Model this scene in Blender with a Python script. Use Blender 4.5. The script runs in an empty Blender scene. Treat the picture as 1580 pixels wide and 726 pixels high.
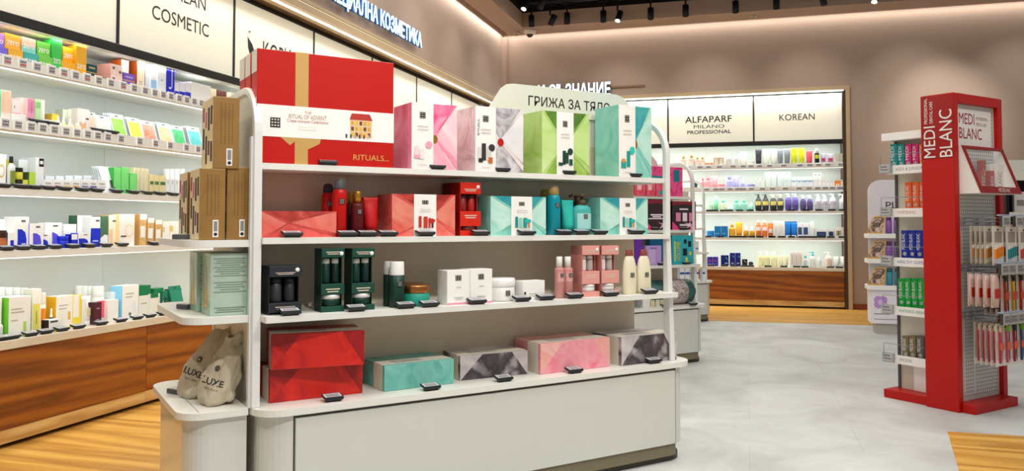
import bpy, bmesh, math, random
from math import sin, cos, pi, radians
from mathutils import Vector, Matrix
random.seed(7)
SC = bpy.context.scene
COL = SC.collection
# ------------------------------------------------------------------ camera
FPX, PITCH, YAW, CAMH = 1247.4, 0.0366, radians(16.21), 1.25
PPX, PPY = 790.0, 298.97
cd = bpy.data.cameras.new('camera'); cam = bpy.data.objects.new('camera', cd); COL.objects.link(cam)
cd.sensor_width = 36; cd.sensor_fit = 'HORIZONTAL'; cd.lens = FPX/1580*36
cd.shift_y = -(363-PPY)/1580; cd.clip_start = .05; cd.clip_end = 60
cam.location = (0, 0, CAMH); cam.rotation_euler = (pi/2+PITCH, 0, YAW)
SC.camera = cam
# ------------------------------------------------------------------ world, exposure, big lights
SC.view_settings.view_transform = 'Standard'; SC.view_settings.look = 'None'
SC.view_settings.exposure = 0.0; SC.view_settings.gamma = 1.0; SC.view_settings.use_curve_mapping = False
wd = bpy.data.worlds.new('World'); SC.world = wd; wd.use_nodes = True
bg = wd.node_tree.nodes['Background']; bg.inputs[0].default_value = (1, .97, .93, 1); bg.inputs[1].default_value = .30
def area(name, loc, sx, sy, power, col=(1, .96, .9), rot=(0, 0, 0), spread=180):
    l = bpy.data.lights.new(name, 'AREA'); l.shape = 'RECTANGLE'; l.size = sx; l.size_y = sy; l.energy = power; l.color = col
    l.spread = radians(spread)
    o = bpy.data.objects.new(name, l); COL.objects.link(o); o.location = loc; o.rotation_euler = rot
    return o
def spot(name, loc, target, power, angle=50, blend=.6, col=(1, .965, .91), size=.05):
    l = bpy.data.lights.new(name, 'SPOT'); l.energy = power; l.spot_size = radians(angle); l.spot_blend = blend; l.color = col; l.shadow_soft_size = size
    o = bpy.data.objects.new(name, l); COL.objects.link(o); o.location = loc
    d = Vector(target)-Vector(loc); o.rotation_euler = d.to_track_quat('-Z', 'Y').to_euler()
    return o
WARM = (1, .965, .91); COOL = (.95, .98, 1)
# broad area lights added overhead as general store lighting, no fixtures modelled
area('added_overhead_light', (-1.6, 2.2, 4.4), 3.0, 2.5, 95, WARM)
area('added_overhead_light', (1.6, 4.2, 4.4), 3.0, 4, 110, WARM)
area('added_overhead_light', (-1.2, 8.2, 4.4), 4.0, 4, 130, WARM)
# track spots aimed at the gondola front, its end and the back wall
spot('track_spot_light', (1.4, 1.6, 4.2), (-.6, 3.5, .9), 230, 60)
spot('track_spot_light', (.4, .6, 4.2), (-1.7, 3.0, .9), 200, 60)
spot('track_spot_light', (-2.6, .6, 4.2), (-2.6, 3.3, .8), 110, 60)
for x in (-2.0, -.6, .8, 2.2, 3.6):
    spot('wall_wash_light', (x, 11.3, 4.25), (x+.1, 12.75, 2.9), 50, 62, 1.0)
for y in (7.6, 9.0, 10.4, 11.6):
    spot('wall_wash_light', (-3.0, y, 4.25), (-3.86, y, 3.3), 16, 70, 1.0)
spot('wall_wash_light', (2.6, 10.9, 4.25), (2.7, 12.75, 2.6), 210, 50, 1.0)
# hidden cove strips along the ceiling edge and cornice, shelf strips
area('cove_strip_light', (-3.79, 8.6, 4.36), .06, 8.0, 34, (1, .97, .92))
area('cove_strip_light', (1.2, 12.66, 4.36), 10, .06, 30, (1, .96, .9))
for z in (2.42, 2.118, 1.757, 1.398, 1.044):
    area('shelf_strip_light', (-4.018 if z < 2.4 else -4.05, 6.2, z if z < 2.4 else 2.375), .02, 7.0, 9.5 if z < 2.4 else 8, COOL, (0, radians(24), 0))
for z in (2.424, 2.066, 1.723, 1.388, .99):
    area('shelf_strip_light', (-.5, 12.748 if z < 2.4 else 12.79, z), 3.8, .02, 9.5 if z < 2.4 else 9, COOL, (radians(24), 0, 0))
area('cornice_strip_light', (-3.93, 7.2, 3.13), .03, 9, 30, (1, .97, .9), (0, radians(-25), 0))
area('cornice_strip_light', (-.5, 12.735, 3.17), 3.8, .03, 12, (1, .97, .9), (radians(25), 0, 0))
# ------------------------------------------------------------------ pixel rays and local frames
def ray(px, py):
    x = (px-PPX)/FPX; y = (py-PPY)/FPX
    cp, sp = cos(PITCH), sin(PITCH)
    Y = cp*y-sp; Z = sp*y+cp
    c, s = cos(YAW), sin(YAW)
    return Vector((c*x-s*Z, s*x+c*Z, -Y))
CAMO = Vector((0, 0, CAMH))
class Frame:                      # ex runs left to right along a front, ey into the depth, z up
    def __init__(s, ang):
        s.a = ang; s.ex = Vector((cos(ang), sin(ang), 0)); s.ey = Vector((-sin(ang), cos(ang), 0))
    def P(s, u, v, z=0): return s.ex*u+s.ey*v+Vector((0, 0, z))
    def hit(s, px, py, v):        # a point of the upright plane at depth v
        d = ray(px, py); p = CAMO+d*((v-CAMO.dot(s.ey))/d.dot(s.ey))
        return p.dot(s.ex), p.z
    def flat(s, px, py, z):
        d = ray(px, py); p = CAMO+d*((z-CAMH)/d.z)
        return p.dot(s.ex), p.dot(s.ey)
GA = pi/2-radians(58.43-16.21)
GF = Frame(GA)                    # gondola fronts
EF = Frame(GA-pi/2)               # gondola ends seen from the left
LF = Frame(pi/2)                  # left wall
BF = Frame(0)                     # back wall
# ------------------------------------------------------------------ materials
def lin(h):
    if isinstance(h, str):
        h = h.lstrip('#'); c = [int(h[i:i+2], 16)/255 for i in (0, 2, 4)]
    else: c = list(h)
    return tuple(x/12.92 if x <= .04045 else ((x+.055)/1.055)**2.4 for x in c)+(1,)
_M = {}
def mat(col, rough=.45, metal=0., emit=0., alpha=1., trans=0., vary=.04, scale=9, coat=0.):
    k = (str(col), rough, metal, emit, alpha, trans, vary, scale, coat)
    if k in _M: return _M[k]
    m = bpy.data.materials.new('m_%d' % len(_M)); m.use_nodes = True; nt = m.node_tree
    b = nt.nodes['Principled BSDF']; c = lin(col)
    b.inputs['Roughness'].default_value = rough; b.inputs['Metallic'].default_value = metal
    b.inputs['Coat Weight'].default_value = coat; b.inputs['Specular IOR Level'].default_value = .3
    if emit:
        b.inputs['Base Color'].default_value = c
        b.inputs['Emission Color'].default_value = c; b.inputs['Emission Strength'].default_value = emit
    else:
        tc = nt.nodes.new('ShaderNodeTexCoord'); n = nt.nodes.new('ShaderNodeTexNoise'); n.inputs['Scale'].default_value = scale
        r = nt.nodes.new('ShaderNodeValToRGB')
        r.color_ramp.elements[0].color = tuple(max(0, x*(1-vary)) for x in c[:3])+(1,)
        r.color_ramp.elements[1].color = tuple(min(1, x*(1+vary)) for x in c[:3])+(1,)
        nt.links.new(tc.outputs['Object'], n.inputs['Vector']); nt.links.new(n.outputs['Fac'], r.inputs['Fac'])
        nt.links.new(r.outputs['Color'], b.inputs['Base Color'])
    if alpha < 1: b.inputs['Alpha'].default_value = alpha
    if trans: b.inputs['Transmission Weight'].default_value = trans; b.inputs['IOR'].default_value = 1.3
    _M[k] = m; return m
def wash(cols, scale=6., rough=.4, dist=1.5, detail=6):          # blotchy water-colour print
    k = ('w', tuple(cols), scale, rough, dist)
    if k in _M: return _M[k]
    m = bpy.data.materials.new('m_wash_%d' % len(_M)); m.use_nodes = True; nt = m.node_tree
    b = nt.nodes['Principled BSDF']; b.inputs['Roughness'].default_value = rough
    tc = nt.nodes.new('ShaderNodeTexCoord'); n = nt.nodes.new('ShaderNodeTexNoise')
    n.inputs['Scale'].default_value = scale; n.inputs['Detail'].default_value = detail; n.inputs['Distortion'].default_value = dist
    r = nt.nodes.new('ShaderNodeValToRGB'); e = r.color_ramp.elements
    N = len(cols)
    e[0].position = .3; e[0].color = lin(cols[0]); e[1].position = .7; e[1].color = lin(cols[-1])
    for i in range(1, N-1):
        x = e.new(.3+.4*i/(N-1)); x.color = lin(cols[i])
    nt.links.new(tc.outputs['Object'], n.inputs['Vector']); nt.links.new(n.outputs['Fac'], r.inputs['Fac']); nt.links.new(r.outputs['Color'], b.inputs['Base Color'])
    _M[k] = m; return m
def wood(cols, axis='Y', scale=1., planks=None, rough=.4, stretch=.12, name='wood'):
    m = bpy.data.materials.new('m_'+name); m.use_nodes = True; nt = m.node_tree; N = nt.nodes; L = nt.links
    b = N['Principled BSDF']; b.inputs['Roughness'].default_value = rough
    tc = N.new('ShaderNodeTexCoord'); mp = N.new('ShaderNodeMapping')
    s = [1., 1., 1.]; s['XYZ'.index(axis)] = stretch
    mp.inputs['Scale'].default_value = [x*scale for x in s]
    L.new(tc.outputs['Object'], mp.inputs['Vector'])
    n1 = N.new('ShaderNodeTexNoise'); n1.inputs['Scale'].default_value = 7; n1.inputs['Detail'].default_value = 8; n1.inputs['Distortion'].default_value = 1.6
    n2 = N.new('ShaderNodeTexWave'); n2.wave_type = 'BANDS'; n2.bands_direction = 'DIAGONAL'
    n2.inputs['Scale'].default_value = 2.2; n2.inputs['Distortion'].default_value = 9; n2.inputs['Detail'].default_value = 4; n2.inputs['Detail Scale'].default_value = 1.2
    L.new(mp.outputs['Vector'], n1.inputs['Vector']); L.new(mp.outputs['Vector'], n2.inputs['Vector'])
    mx = N.new('ShaderNodeMath'); mx.operation = 'MULTIPLY_ADD'; mx.inputs[1].default_value = .42
    L.new(n2.outputs['Fac'], mx.inputs[0])
    ml = N.new('ShaderNodeMath'); ml.operation = 'MULTIPLY'; ml.inputs[1].default_value = .62
    L.new(n1.outputs['Fac'], ml.inputs[0]); L.new(ml.outputs[0], mx.inputs[2])
    fac = mx.outputs[0]
    if planks:
        br = N.new('ShaderNodeTexBrick'); br.inputs['Scale'].default_value = 1
        br.inputs['Brick Width'].default_value = planks[0]; br.inputs['Row Height'].default_value = planks[1]; br.inputs['Mortar Size'].default_value = .0012
        br.inputs['Color1'].default_value = (.0, .0, .0, 1); br.inputs['Color2'].default_value = (1, 1, 1, 1); br.inputs['Mortar'].default_value = (.2, .2, .2, 1)
        m2 = N.new('ShaderNodeMapping'); m2.inputs['Rotation'].default_value = (0, 0, planks[2])
        L.new(tc.outputs['Object'], m2.inputs['Vector']); L.new(m2.outputs['Vector'], br.inputs['Vector'])
        ad = N.new('ShaderNodeMath'); ad.operation = 'MULTIPLY_ADD'; ad.inputs[1].default_value = .22
        L.new(br.outputs['Color'], ad.inputs[0])
        sb = N.new('ShaderNodeMath'); sb.operation = 'SUBTRACT'; sb.inputs[1].default_value = .1
        L.new(fac, sb.inputs[0]); L.new(sb.outputs[0], ad.inputs[2]); fac = ad.outputs[0]
    r = N.new('ShaderNodeValToRGB'); e = r.color_ramp.elements
    e[0].position = .22; e[0].color = lin(cols[0]); e[1].position = .78; e[1].color = lin(cols[-1])
    for i in range(1, len(cols)-1):
        x = e.new(.22+.56*i/(len(cols)-1)); x.color = lin(cols[i])
    L.new(fac, r.inputs['Fac']); L.new(r.outputs['Color'], b.inputs['Base Color'])
    return m
def stone():
    m = bpy.data.materials.new('m_stone'); m.use_nodes = True; nt = m.node_tree; N = nt.nodes; L = nt.links
    b = N['Principled BSDF']; b.inputs['Roughness'].default_value = .55
    tc = N.new('ShaderNodeTexCoord')
    n1 = N.new('ShaderNodeTexNoise'); n1.inputs['Scale'].default_value = 1.3; n1.inputs['Detail'].default_value = 10; n1.inputs['Roughness'].default_value = .62; n1.inputs['Distortion'].default_value = .8
    L.new(tc.outputs['Object'], n1.inputs['Vector'])
    r = N.new('ShaderNodeValToRGB'); e = r.color_ramp.elements
    e[0].position = .3; e[0].color = lin('#b5b6b4'); e[1].position = .68; e[1].color = lin('#dcdeda')
    L.new(n1.outputs['Fac'], r.inputs['Fac'])
    br = N.new('ShaderNodeTexBrick'); br.inputs['Scale'].default_value = 1; br.offset = .5
    br.inputs['Brick Width'].default_value = 1.2; br.inputs['Row Height'].default_value = .6; br.inputs['Mortar Size'].default_value = .002
    br.inputs['Color1'].default_value = (1, 1, 1, 1); br.inputs['Color2'].default_value = (.94, .94, .94, 1); br.inputs['Mortar'].default_value = (.8, .8, .79, 1)
    L.new(tc.outputs['Object'], br.inputs['Vector'])
    mx = N.new('ShaderNodeMix'); mx.data_type = 'RGBA'; mx.blend_type = 'MULTIPLY'; mx.inputs['Factor'].default_value = 1
    L.new(r.outputs['Color'], mx.inputs[6]); L.new(br.outputs['Color'], mx.inputs[7]); L.new(mx.outputs[2], b.inputs['Base Color'])
    return m
WHITE = mat('#e9e9e4', .35); PAPER = mat('#f4f2ee', .5); DARK = mat('#26282b', .4); BLACK = mat('#111214', .45); GREY = mat('#8f9294', .5)
SHELFW = mat('#e6e6df', .35); BEIGE = mat('#ded8c6', .45); LCD = mat('#b9b7ba', .4); LCDT = mat('#77747c', .4); LCDR = mat('#c25a5f', .4)
CREAMSIGN = mat('#eeead8', .5, emit=.20); LINE = mat('#b5b3ae', .5); GOLD = mat('#c8963c', .3, metal=.8); COPPER = mat('#b87a45', .25, metal=.9)
LED = mat('#fffaf0', .5, emit=6); CLEAR = mat('#f4f8f8', .08, alpha=.06); SEAM = mat('#3f3b33', .6)
# ------------------------------------------------------------------ mesh builder
_T = {}
def text_geo(s, bold=0., ext=0.):
    k = (s, bold, ext)
    if k not in _T:
        c = bpy.data.curves.new('t', 'FONT'); c.body = s; c.offset = bold; c.extrude = ext; c.resolution_u = 3
        o = bpy.data.objects.new('t', c); me = bpy.data.meshes.new_from_object(o)
        vs = [v.co.copy() for v in me.vertices]; fs = [tuple(p.vertices) for p in me.polygons]
        bpy.data.objects.remove(o); bpy.data.meshes.remove(me); bpy.data.curves.remove(c)
        x0 = min(v.x for v in vs); x1 = max(v.x for v in vs)
        _T[k] = (vs, fs, x0, x1)
    return _T[k]
class MB:
    def __init__(s): s.v = []; s.f = []; s.mi = []; s.m = []; s.sm = []
    def slot(s, m):
        if m not in s.m: s.m.append(m)
        return s.m.index(m)
    def add(s, vs, fs, m, smooth=False):
        o = len(s.v); s.v += [tuple(v) for v in vs]; i = s.slot(m)
        for f in fs: s.f.append(tuple(o+k for k in f)); s.mi.append(i); s.sm.append(smooth)
        return s
    def box(s, x0, x1, y0, y1, z0, z1, m, front=None, left=None, top=None, right=None, back=None, bottom=None):
        V = [(x0, y0, z0), (x1, y0, z0), (x1, y1, z0), (x0, y1, z0), (x0, y0, z1), (x1, y0, z1), (x1, y1, z1), (x0, y1, z1)]
        for f, mm in (((0, 1, 5, 4), front), ((3, 0, 4, 7), left), ((4, 5, 6, 7), top), ((1, 2, 6, 5), right), ((2, 3, 7, 6), back), ((3, 2, 1, 0), bottom)):
            o = len(s.v)
            if f == (0, 1, 5, 4): base = o; s.v += V
            s.f.append(tuple(base+k for k in f)); s.mi.append(s.slot(mm or m)); s.sm.append(False)
        return s
    def poly(s, pts, m): return s.add(pts, [tuple(range(len(pts)))], m)
    def prism(s, pts, z0, z1, m, side=None):
        n = len(pts)
        s.add([(x, y, z0) for x, y in pts]+[(x, y, z1) for x, y in pts], [tuple(range(n, 2*n)), tuple(range(n-1, -1, -1))], m)
        s.add([(x, y, z0) for x, y in pts]+[(x, y, z1) for x, y in pts], [(i, (i+1) % n, n+(i+1) % n, n+i) for i in range(n)], side or m)
        return s
    def lathe(s, prof, m, c=(0, 0, 0), rx=1., ry=1., seg=20, a0=0., a1=2*pi, smooth=True):
        full = abs(a1-a0-2*pi) < 1e-6; n = seg if full else seg+1
        vs = []; fs = []
        for r, z in prof:
            for i in range(n):
                a = a0+(a1-a0)*i/seg
                vs.append((c[0]+rx*r*cos(a), c[1]+ry*r*sin(a), c[2]+z))
        for j in range(len(prof)-1):
            for i in range(seg):
                k = (i+1) % n
                fs.append((j*n+i, j*n+k, (j+1)*n+k, (j+1)*n+i))
        if full:
            if prof[0][0] > 1e-6: fs.append(tuple(range(n-1, -1, -1)))
            if prof[-1][0] > 1e-6: fs.append(tuple((len(prof)-1)*n+i for i in range(n)))
        return s.add(vs, fs, m, smooth)
    def tube(s, pts, r, m, seg=8, ry=None):
        pts = [Vector(p) for p in pts]; vs = []; fs = []; ry = ry or r
        up = Vector((0, 0, 1)) if abs((pts[1]-pts[0]).normalized().z) < .9 else Vector((1, 0, 0))
        for i, p in enumerate(pts):
            t = (pts[min(i+1, len(pts)-1)]-pts[max(i-1, 0)]).normalized()
            a = t.cross(up)
            a = a.normalized() if a.length > 1e-6 else Vector((1, 0, 0)); b = t.cross(a).normalized(); up = -b if (-b).dot(up) > 0 else b
            for k in range(seg):
                w = 2*pi*k/seg; vs.append(p+a*cos(w)*r+b*sin(w)*ry)
        for i in range(len(pts)-1):
            for k in range(seg):
                q = (k+1) % seg; fs.append((i*seg+k, i*seg+q, (i+1)*seg+q, (i+1)*seg+k))
        fs += [tuple(range(seg-1, -1, -1)), tuple((len(pts)-1)*seg+k for k in range(seg))]
        return s.add(vs, fs, m, True)
    def text(s, t, x, y, z, h, m, align='c', width=None, bold=0., ext=0., M=None):     # reads along +x, faces -y
        vs, fs, x0, x1 = text_geo(t, bold, ext)
        k = h/.70; kx = k if width is None else width/(x1-x0)
        w = (x1-x0)*kx; ox = {'c': -w/2, 'l': 0, 'r': -w}[align]
        out = []
        for q in vs:
            p = Vector((ox+(q.x-x0)*kx, -q.z*k, q.y*k))
            if M is not None: p = M @ p
            out.append((x+p.x, y+p.y, z+p.z))
        return s.add(out, fs, m)
    def build(s, name, parent=None, bevel=0., loc=None, rotz=0.):
        me = bpy.data.meshes.new(name); me.from_pydata(s.v, [], s.f)
        for m in s.m: me.materials.append(m)
        me.polygons.foreach_set('material_index', s.mi); me.polygons.foreach_set('use_smooth', s.sm); me.update()
        o = bpy.data.objects.new(name, me); COL.objects.link(o)
        if parent: o.parent = parent
        if loc is not None: o.location = loc
        o.rotation_euler = (0, 0, rotz)
        if bevel:
            b = o.modifiers.new('bevel', 'BEVEL'); b.width = bevel; b.segments = 2; b.limit_method = 'ANGLE'
        return o
LABELS = {}
def tag(o, label=None, cat=None, group=None, kind=None):
    if label:
        if len(label.split()) > 16 or (cat and len(label.split()) < 4): print('LABLEN', label)
        if label in LABELS and cat: print('DUPLABEL', label)
        LABELS[label] = 1; o['label'] = label
    if cat: o['category'] = cat
    if group: o['group'] = group
    if kind: o['kind'] = kind
    return o
def empty(name, loc, rotz=0.):
    o = bpy.data.objects.new(name, None); COL.objects.link(o); o.empty_display_size = .05; o.location = loc; o.rotation_euler = (0, 0, rotz); return o
def struct(name, mb, **k): return tag(mb.build(name, **k), kind='structure')
def rrect(x0, x1, y0, y1, r, corners='1111', n=8):        # corners: (x0y0)(x1y0)(x1y1)(x0y1)
    out = []
    for (cx, cy, a, on) in ((x0, y0, pi, corners[0]), (x1, y0, 1.5*pi, corners[1]), (x1, y1, 0, corners[2]), (x0, y1, .5*pi, corners[3])):
        if on == '1':
            mx = cx+(r if cx == x0 else -r); my = cy+(r if cy == y0 else -r)
            for i in range(n+1): out.append((mx+r*cos(a+pi/2*i/n), my+r*sin(a+pi/2*i/n)))
        else: out.append((cx, cy))
    return out
# ================================================================== the setting
XL, YB, ZS = -3.86, 12.74, 4.31
TAUPE = mat('#ab9585', .75, vary=.02, scale=1.5); SOFFIT = mat('#b59c8b', .7, vary=.02); BLK = mat('#0b0b0d', .8)
m = MB(); m.poly([(-4.6, -2.5, 0), (4.6, -2.5, 0), (4.6, 13.2, 0), (-4.6, 13.2, 0)], stone()); struct('floor', m)
FLOORW = wood(['#b58038', '#cb9540', '#d8a348', '#e2b058'], 'X', 1.6, (1.3, .16, radians(0)), .38, .07, 'floor_wood')
m = MB()
m.prism([(-4.6, -2.5), (-2.15, -2.5), (-2.15, 10.7), (2.3, 10.86), (2.3, 13.2), (-4.6, 13.2)], -.004, .003, FLOORW); tag(m.build('floor_oak_border'), kind='structure')
FLOORW2 = wood(['#bd8535', '#d29a42', '#dda84c', '#e8b65e'], 'X', 1.6, (1.3, .16, radians(-8)), .38, .07, 'floor_wood_inset')
m = MB(); m.prism([(1.143, 5.445), (.94, 4.1), (.2, 0), (4.4, 0), (4.4, 5.5)], -.004, .003, FLOORW2); tag(m.build('floor_oak_inset'), kind='structure')
# walls above and beside the niches
m = MB(); m.box(XL-.1, XL, -2.5, YB, 3.27, 4.75, TAUPE); m.box(-4.6, -4.5, -2.5, YB, 0, 3.3, TAUPE); struct('wall_left', m)
m = MB(); m.box(XL-.1, 5.2, YB, YB+.1, 3.27, 4.75, TAUPE); m.box(1.46, 5.2, YB, YB+.1, 0, 3.27, TAUPE); m.box(-3.9, 1.46, 13.2, 13.3, 0, 3.3, TAUPE); struct('wall_back', m)
m = MB(); m.box(XL, XL+.09, YB-.1, YB, 0, ZS, SOFFIT); struct('trim_1', m)
m = MB(); m.box(1.46, 5.2, YB-.015, YB, 0, .085, mat('#8a4520', .5)); struct('baseboard_back', m)
# ceiling: beige soffit ring round a dark open void
m = MB()
m.box(-3.70, -3.34, -2.5, 12.57, ZS, 4.54, SOFFIT, bottom=SOFFIT)
m.box(-3.34, 5.2, 12.08, 12.57, ZS, 4.54, SOFFIT)
m.box(-4.2, 5.2, -2.5, 13.2, 5.4, 5.45, BLK)
m.box(XL-.1, -3.70, -2.5, YB, 4.5, 4.55, SOFFIT); m.box(-3.7, 5.2, 12.57, YB, 4.5, 4.55, SOFFIT)
m.box(-3.40, -3.34, -2.5, 12.1, 4.54, 5.4, BLK); m.box(-3.4, 5.2, 12.08, 12.14, 4.54, 5.4, BLK)
struct('ceiling', m)
m = MB()
for x in (-2.9, -1.3, .3, 1.9, 3.5): m.box(x-.03, x+.03, -2.5, 12.08, 5.0, 5.12, BLACK)
for y in (9.0, 10.6): m.box(-3.34, 5.2, y-.14, y+.14, 5.15, 5.35, BLACK)
tag(m.build('ceiling_duct'), 'black painted ducts and beams inside the dark open ceiling', 'duct')
m = MB(); m.box(-3.3, 5.2, 11.88, 11.92, 4.60, 4.64, mat('#3b3b3d', .5)); tag(m.build('lighting_track'), 'thin black lighting track along the back ceiling edge', 'lighting track')
m = MB(); m.box(-3.3, 5.2, 11.20, 11.24, 4.74, 4.78, mat('#3b3b3d', .5)); tag(m.build('lighting_track'), 'black lighting track set deeper in the dark ceiling void', 'lighting track')
def track_spot(px, py, y, lit, tilt, label):
    u, z = BF.hit(px, py, y)
    r = empty('track_spotlight', (u, y, z)); tag(r, label, 'spotlight', 'black track spotlights')
    zt = (4.60 if y > 11.5 else 4.74)
    b = MB(); b.lathe([(.042, 0), (.046, .004), (.046, .17), (.03, .175)], mat('#1d1e20', .45), seg=16)
    bo = b.build('lamp_housing', r); bo.rotation_euler = tilt
    l = MB(); l.lathe([(.036, .0015), (.001, .0016)], mat('#fffdf5', .4, emit=14) if lit else mat('#2d2d2d', .3), seg=16)
    l.lathe([(.036, -.001), (.001, -.001)], mat('#fffdf5', .4, emit=14) if lit else mat('#2d2d2d', .3), seg=16)
    lo = l.build('lens', r); lo.rotation_euler = tilt
    a = MB(); a.box(-.012, .012, -.012, .012, .15, max(.2, zt-z), BLACK); a.box(-.07, .07, -.018, .018, zt-z-.03, zt-z, BLACK); a.build('mount', r)
i = 0
for px, py, y, lit, tilt, lab in ((820, 41, 11.9, 0, (0, 0, 0), 'black cylinder spotlight nearest the dome camera on the back track'),
    (849, 39, 11.9, 0, (.2, .5, 0), 'black spotlight tilted sideways, second on the back ceiling track'),
    (875, 37, 11.9, 0, (0, 0, 0), 'black unlit upright spotlight just right of the tilted one'),
    (931, 34, 11.9, 0, (0, 0, 0), 'black unlit spotlight just left of the lit one'),
    (953, 32, 11.9, 1, (-.5, .2, 0), 'lit white spotlight in the middle of the back ceiling track'),
    (1004, 30, 11.9, 0, (0, 0, 0), 'black unlit spotlight just right of the lit one'),
    (1058, 25.5, 11.9, 0, (0, 0, 0), 'black unlit spotlight second to the right of the lit one'),
    (1135, 20, 11.9, 0, (0, 0, 0), 'black unlit spotlight left of the ceiling sprinkler'),
    (1198, 14, 11.9, 0, (0, 0, 0), 'black unlit spotlight right of the ceiling sprinkler'),
    (1272, 8, 11.9, 0, (0, -.2, 0), 'black spotlight above the right end of the cabinet niche'),
    (1349, 3, 11.9, 1, (-.4, .2, 0), 'lit spotlight cut by the top edge of the photo'),
    (808, 14, 11.2, 1, (-.5, .2, 0), 'bright lit spotlight highest in the dark ceiling corner'),
    (832, 14, 11.2, 0, (.2, .5, 0), 'black tilted spotlight beside the bright one in the ceiling corner')):
    track_spot(px, py, y, lit, tilt, lab)
u, v = BF.flat(817, 46, ZS)
r = empty('dome_camera', (u, 12.28, ZS)); tag(r, 'white dome security camera under the ceiling soffit corner', 'camera')
b = MB(); b.lathe([(.1, 0), (.1, -.03), (.085, -.06), (.075, -.07)], WHITE, seg=24); b.build('housing', r)
b = MB(); b.lathe([(.055, -.065), (.05, -.09), (.03, -.112), (.001, -.12)], mat('#15161a', .1, coat=1), seg=20); b.build('dome_lens', r)
for px, lab in ((797, 'small round sprinkler head left of the dome camera'), (1163, 'small sprinkler head on the soffit above the back wall signs')):
    u, v = BF.flat(px, 50 if px < 900 else 24, ZS)
    r = MB(); r.lathe([(.05, 0), (.05, -.01), (.015, -.012), (.012, -.04), (.03, -.045), (.03, -.05), (.001, -.052)], mat('#b9ab9c', .3, metal=.4), c=(u, v, ZS), seg=14)
    tag(r.build('sprinkler'), lab, 'sprinkler')
# ------------------------------------------------------------------ wall cabinets, built in frame coords (u along, v deep)
CABW = wood(['#6a3504', '#864607', '#95520a', '#a46012'], 'X', 2.6, None, .45, .06, 'cabinet_walnut')
OAKS = wood(['#b98a4a', '#d3aa68', '#e0bd80'], 'X', 1.5, None, .5, .2, 'skirt_oak')
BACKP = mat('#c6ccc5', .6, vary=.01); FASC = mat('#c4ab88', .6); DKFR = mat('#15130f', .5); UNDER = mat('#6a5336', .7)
def put(fr, mb, name, parent=None, bevel=0.): return mb.build(name, parent, bevel, (0, 0, 0), fr.a)
def sign_panel(fr, u0, u1, v, z0, z1, label, deco=None):
    r = empty('illuminated_sign', fr.P(u0, v, z0), fr.a); tag(r, label, 'sign')
    w = u1-u0; h = z1-z0
    b = MB(); b.box(.012, w-.012, 0, .05, 0, h, CREAMSIGN); b.build('light_panel', r)
    b = MB(); b.box(0, .012, -.006, .05, 0, h, DKFR); b.box(w-.012, w, -.006, .05, 0, h, DKFR); b.box(0, w, -.006, .05, h-.015, h+.005, DKFR); b.build('frame', r)
    if deco:
        t = MB(); deco(t, w, h); t.build('lettering', r)
        if deco is t_kop: t = MB(); t_leaf(t); t.build('leaf_mark', r)
    return r
def shelf_plank(fr, name, u0, u1, v0, v1, zt, th, label, rail=0.):
    r = empty(name, fr.P(u0, v0, zt), fr.a); tag(r, label, 'shelf')
    b = MB(); b.box(0, u1-u0, 0, v1-v0, -th, 0, SHELFW); b.build('board', r, .003)
    if rail:
        b = MB(); b.box(0, u1-u0, -.012, .0, -th+.006, rail, mat('#efeee9', .3)); b.build('tag_rail', r)
    b = MB(); b.box(.02, u1-u0-.02, .012, .022, -th-.005, -th, mat('#ffffff', .5, emit=1.5)); b.build('light_strip', r)
    return r
def cabinet_run(fr, cuts, vf, vb, side, zt=.55):
    for i in range(len(cuts)-1):
        u0, u1 = cuts[i], cuts[i+1]
        r = empty('base_cabinet', fr.P(u0, vf, 0), fr.a); tag(r, side[i], 'cabinet')
        w = u1-u0
        b = MB(); b.box(.002, w-.002, .02, vb-vf, .105, zt-.0005, CABW); b.build('carcass', r)
        b = MB(); b.box(.002, w-.002, 0, .02, .108, zt-.002, CABW); b.build('front_panel', r, .0015)
        b = MB(); b.box(.001, w-.001, .004, .03, .03, .106, OAKS); b.box(.001, w-.001, .08, .1, 0, .05, BLACK); b.build('skirting', r)  # black strip behind the oak stands in for the shadow gap below
# left wall
LV, LB = 3.965, 4.31
cabinet_run(LF, [1.6, 4.66, 6.9, 9.4, 12.0], LV, 4.30, ['walnut fronted wall cabinet nearest the camera on the left', 'walnut wall cabinet beside the linen bags at the gondola end', 'walnut wall cabinet hidden mostly behind the gift set gondola', 'farthest walnut wall cabinet toward the back left corner'])
b = MB(); b.box(1.6, 12.0, 3.955, 4.308, .55, .60, mat('#d8cdb9', .3)); tag(put(LF, b, 'worktop', None, .003), 'long beige stone worktop over the left wall cabinets', 'worktop')
m = MB(); m.box(1.6, 12.1, LB, LB+.05, .55, 3.3, BACKP)
for u in (4.62, 7.2, 9.8): m.box(u, u+.006, LB-.002, LB, .6, 3.2, mat('#c9cfca', .6))
tag(put(LF, m, 'wall_left_shelving_back'), kind='structure')
for zt, th, rail, lab in ((2.165, .035, .024, 'top left wall shelf with upright white price rail'), (1.81, .04, .03, 'second left wall shelf with upright white price rail'),
                          (1.452, .042, 0, 'third left wall shelf of cream board'), (1.098, .042, 0, 'fourth left wall shelf of cream board just above the worktop')):
    shelf_plank(LF, 'wall_shelf', 1.6, 12.0, 4.01, LB, zt, th, lab, rail)
def t_korean(t, w, h):
    t.text('KOREAN', w/2, -.002, .47, .10, BLACK, width=.55); t.text('COSMETIC', w/2, -.002, .27, .10, BLACK, width=.635)
def t_kop(t, w, h):
    t.text('KOPИK', .42, -.002, .24, .17, BLACK, 'l', width=.58)
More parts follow.
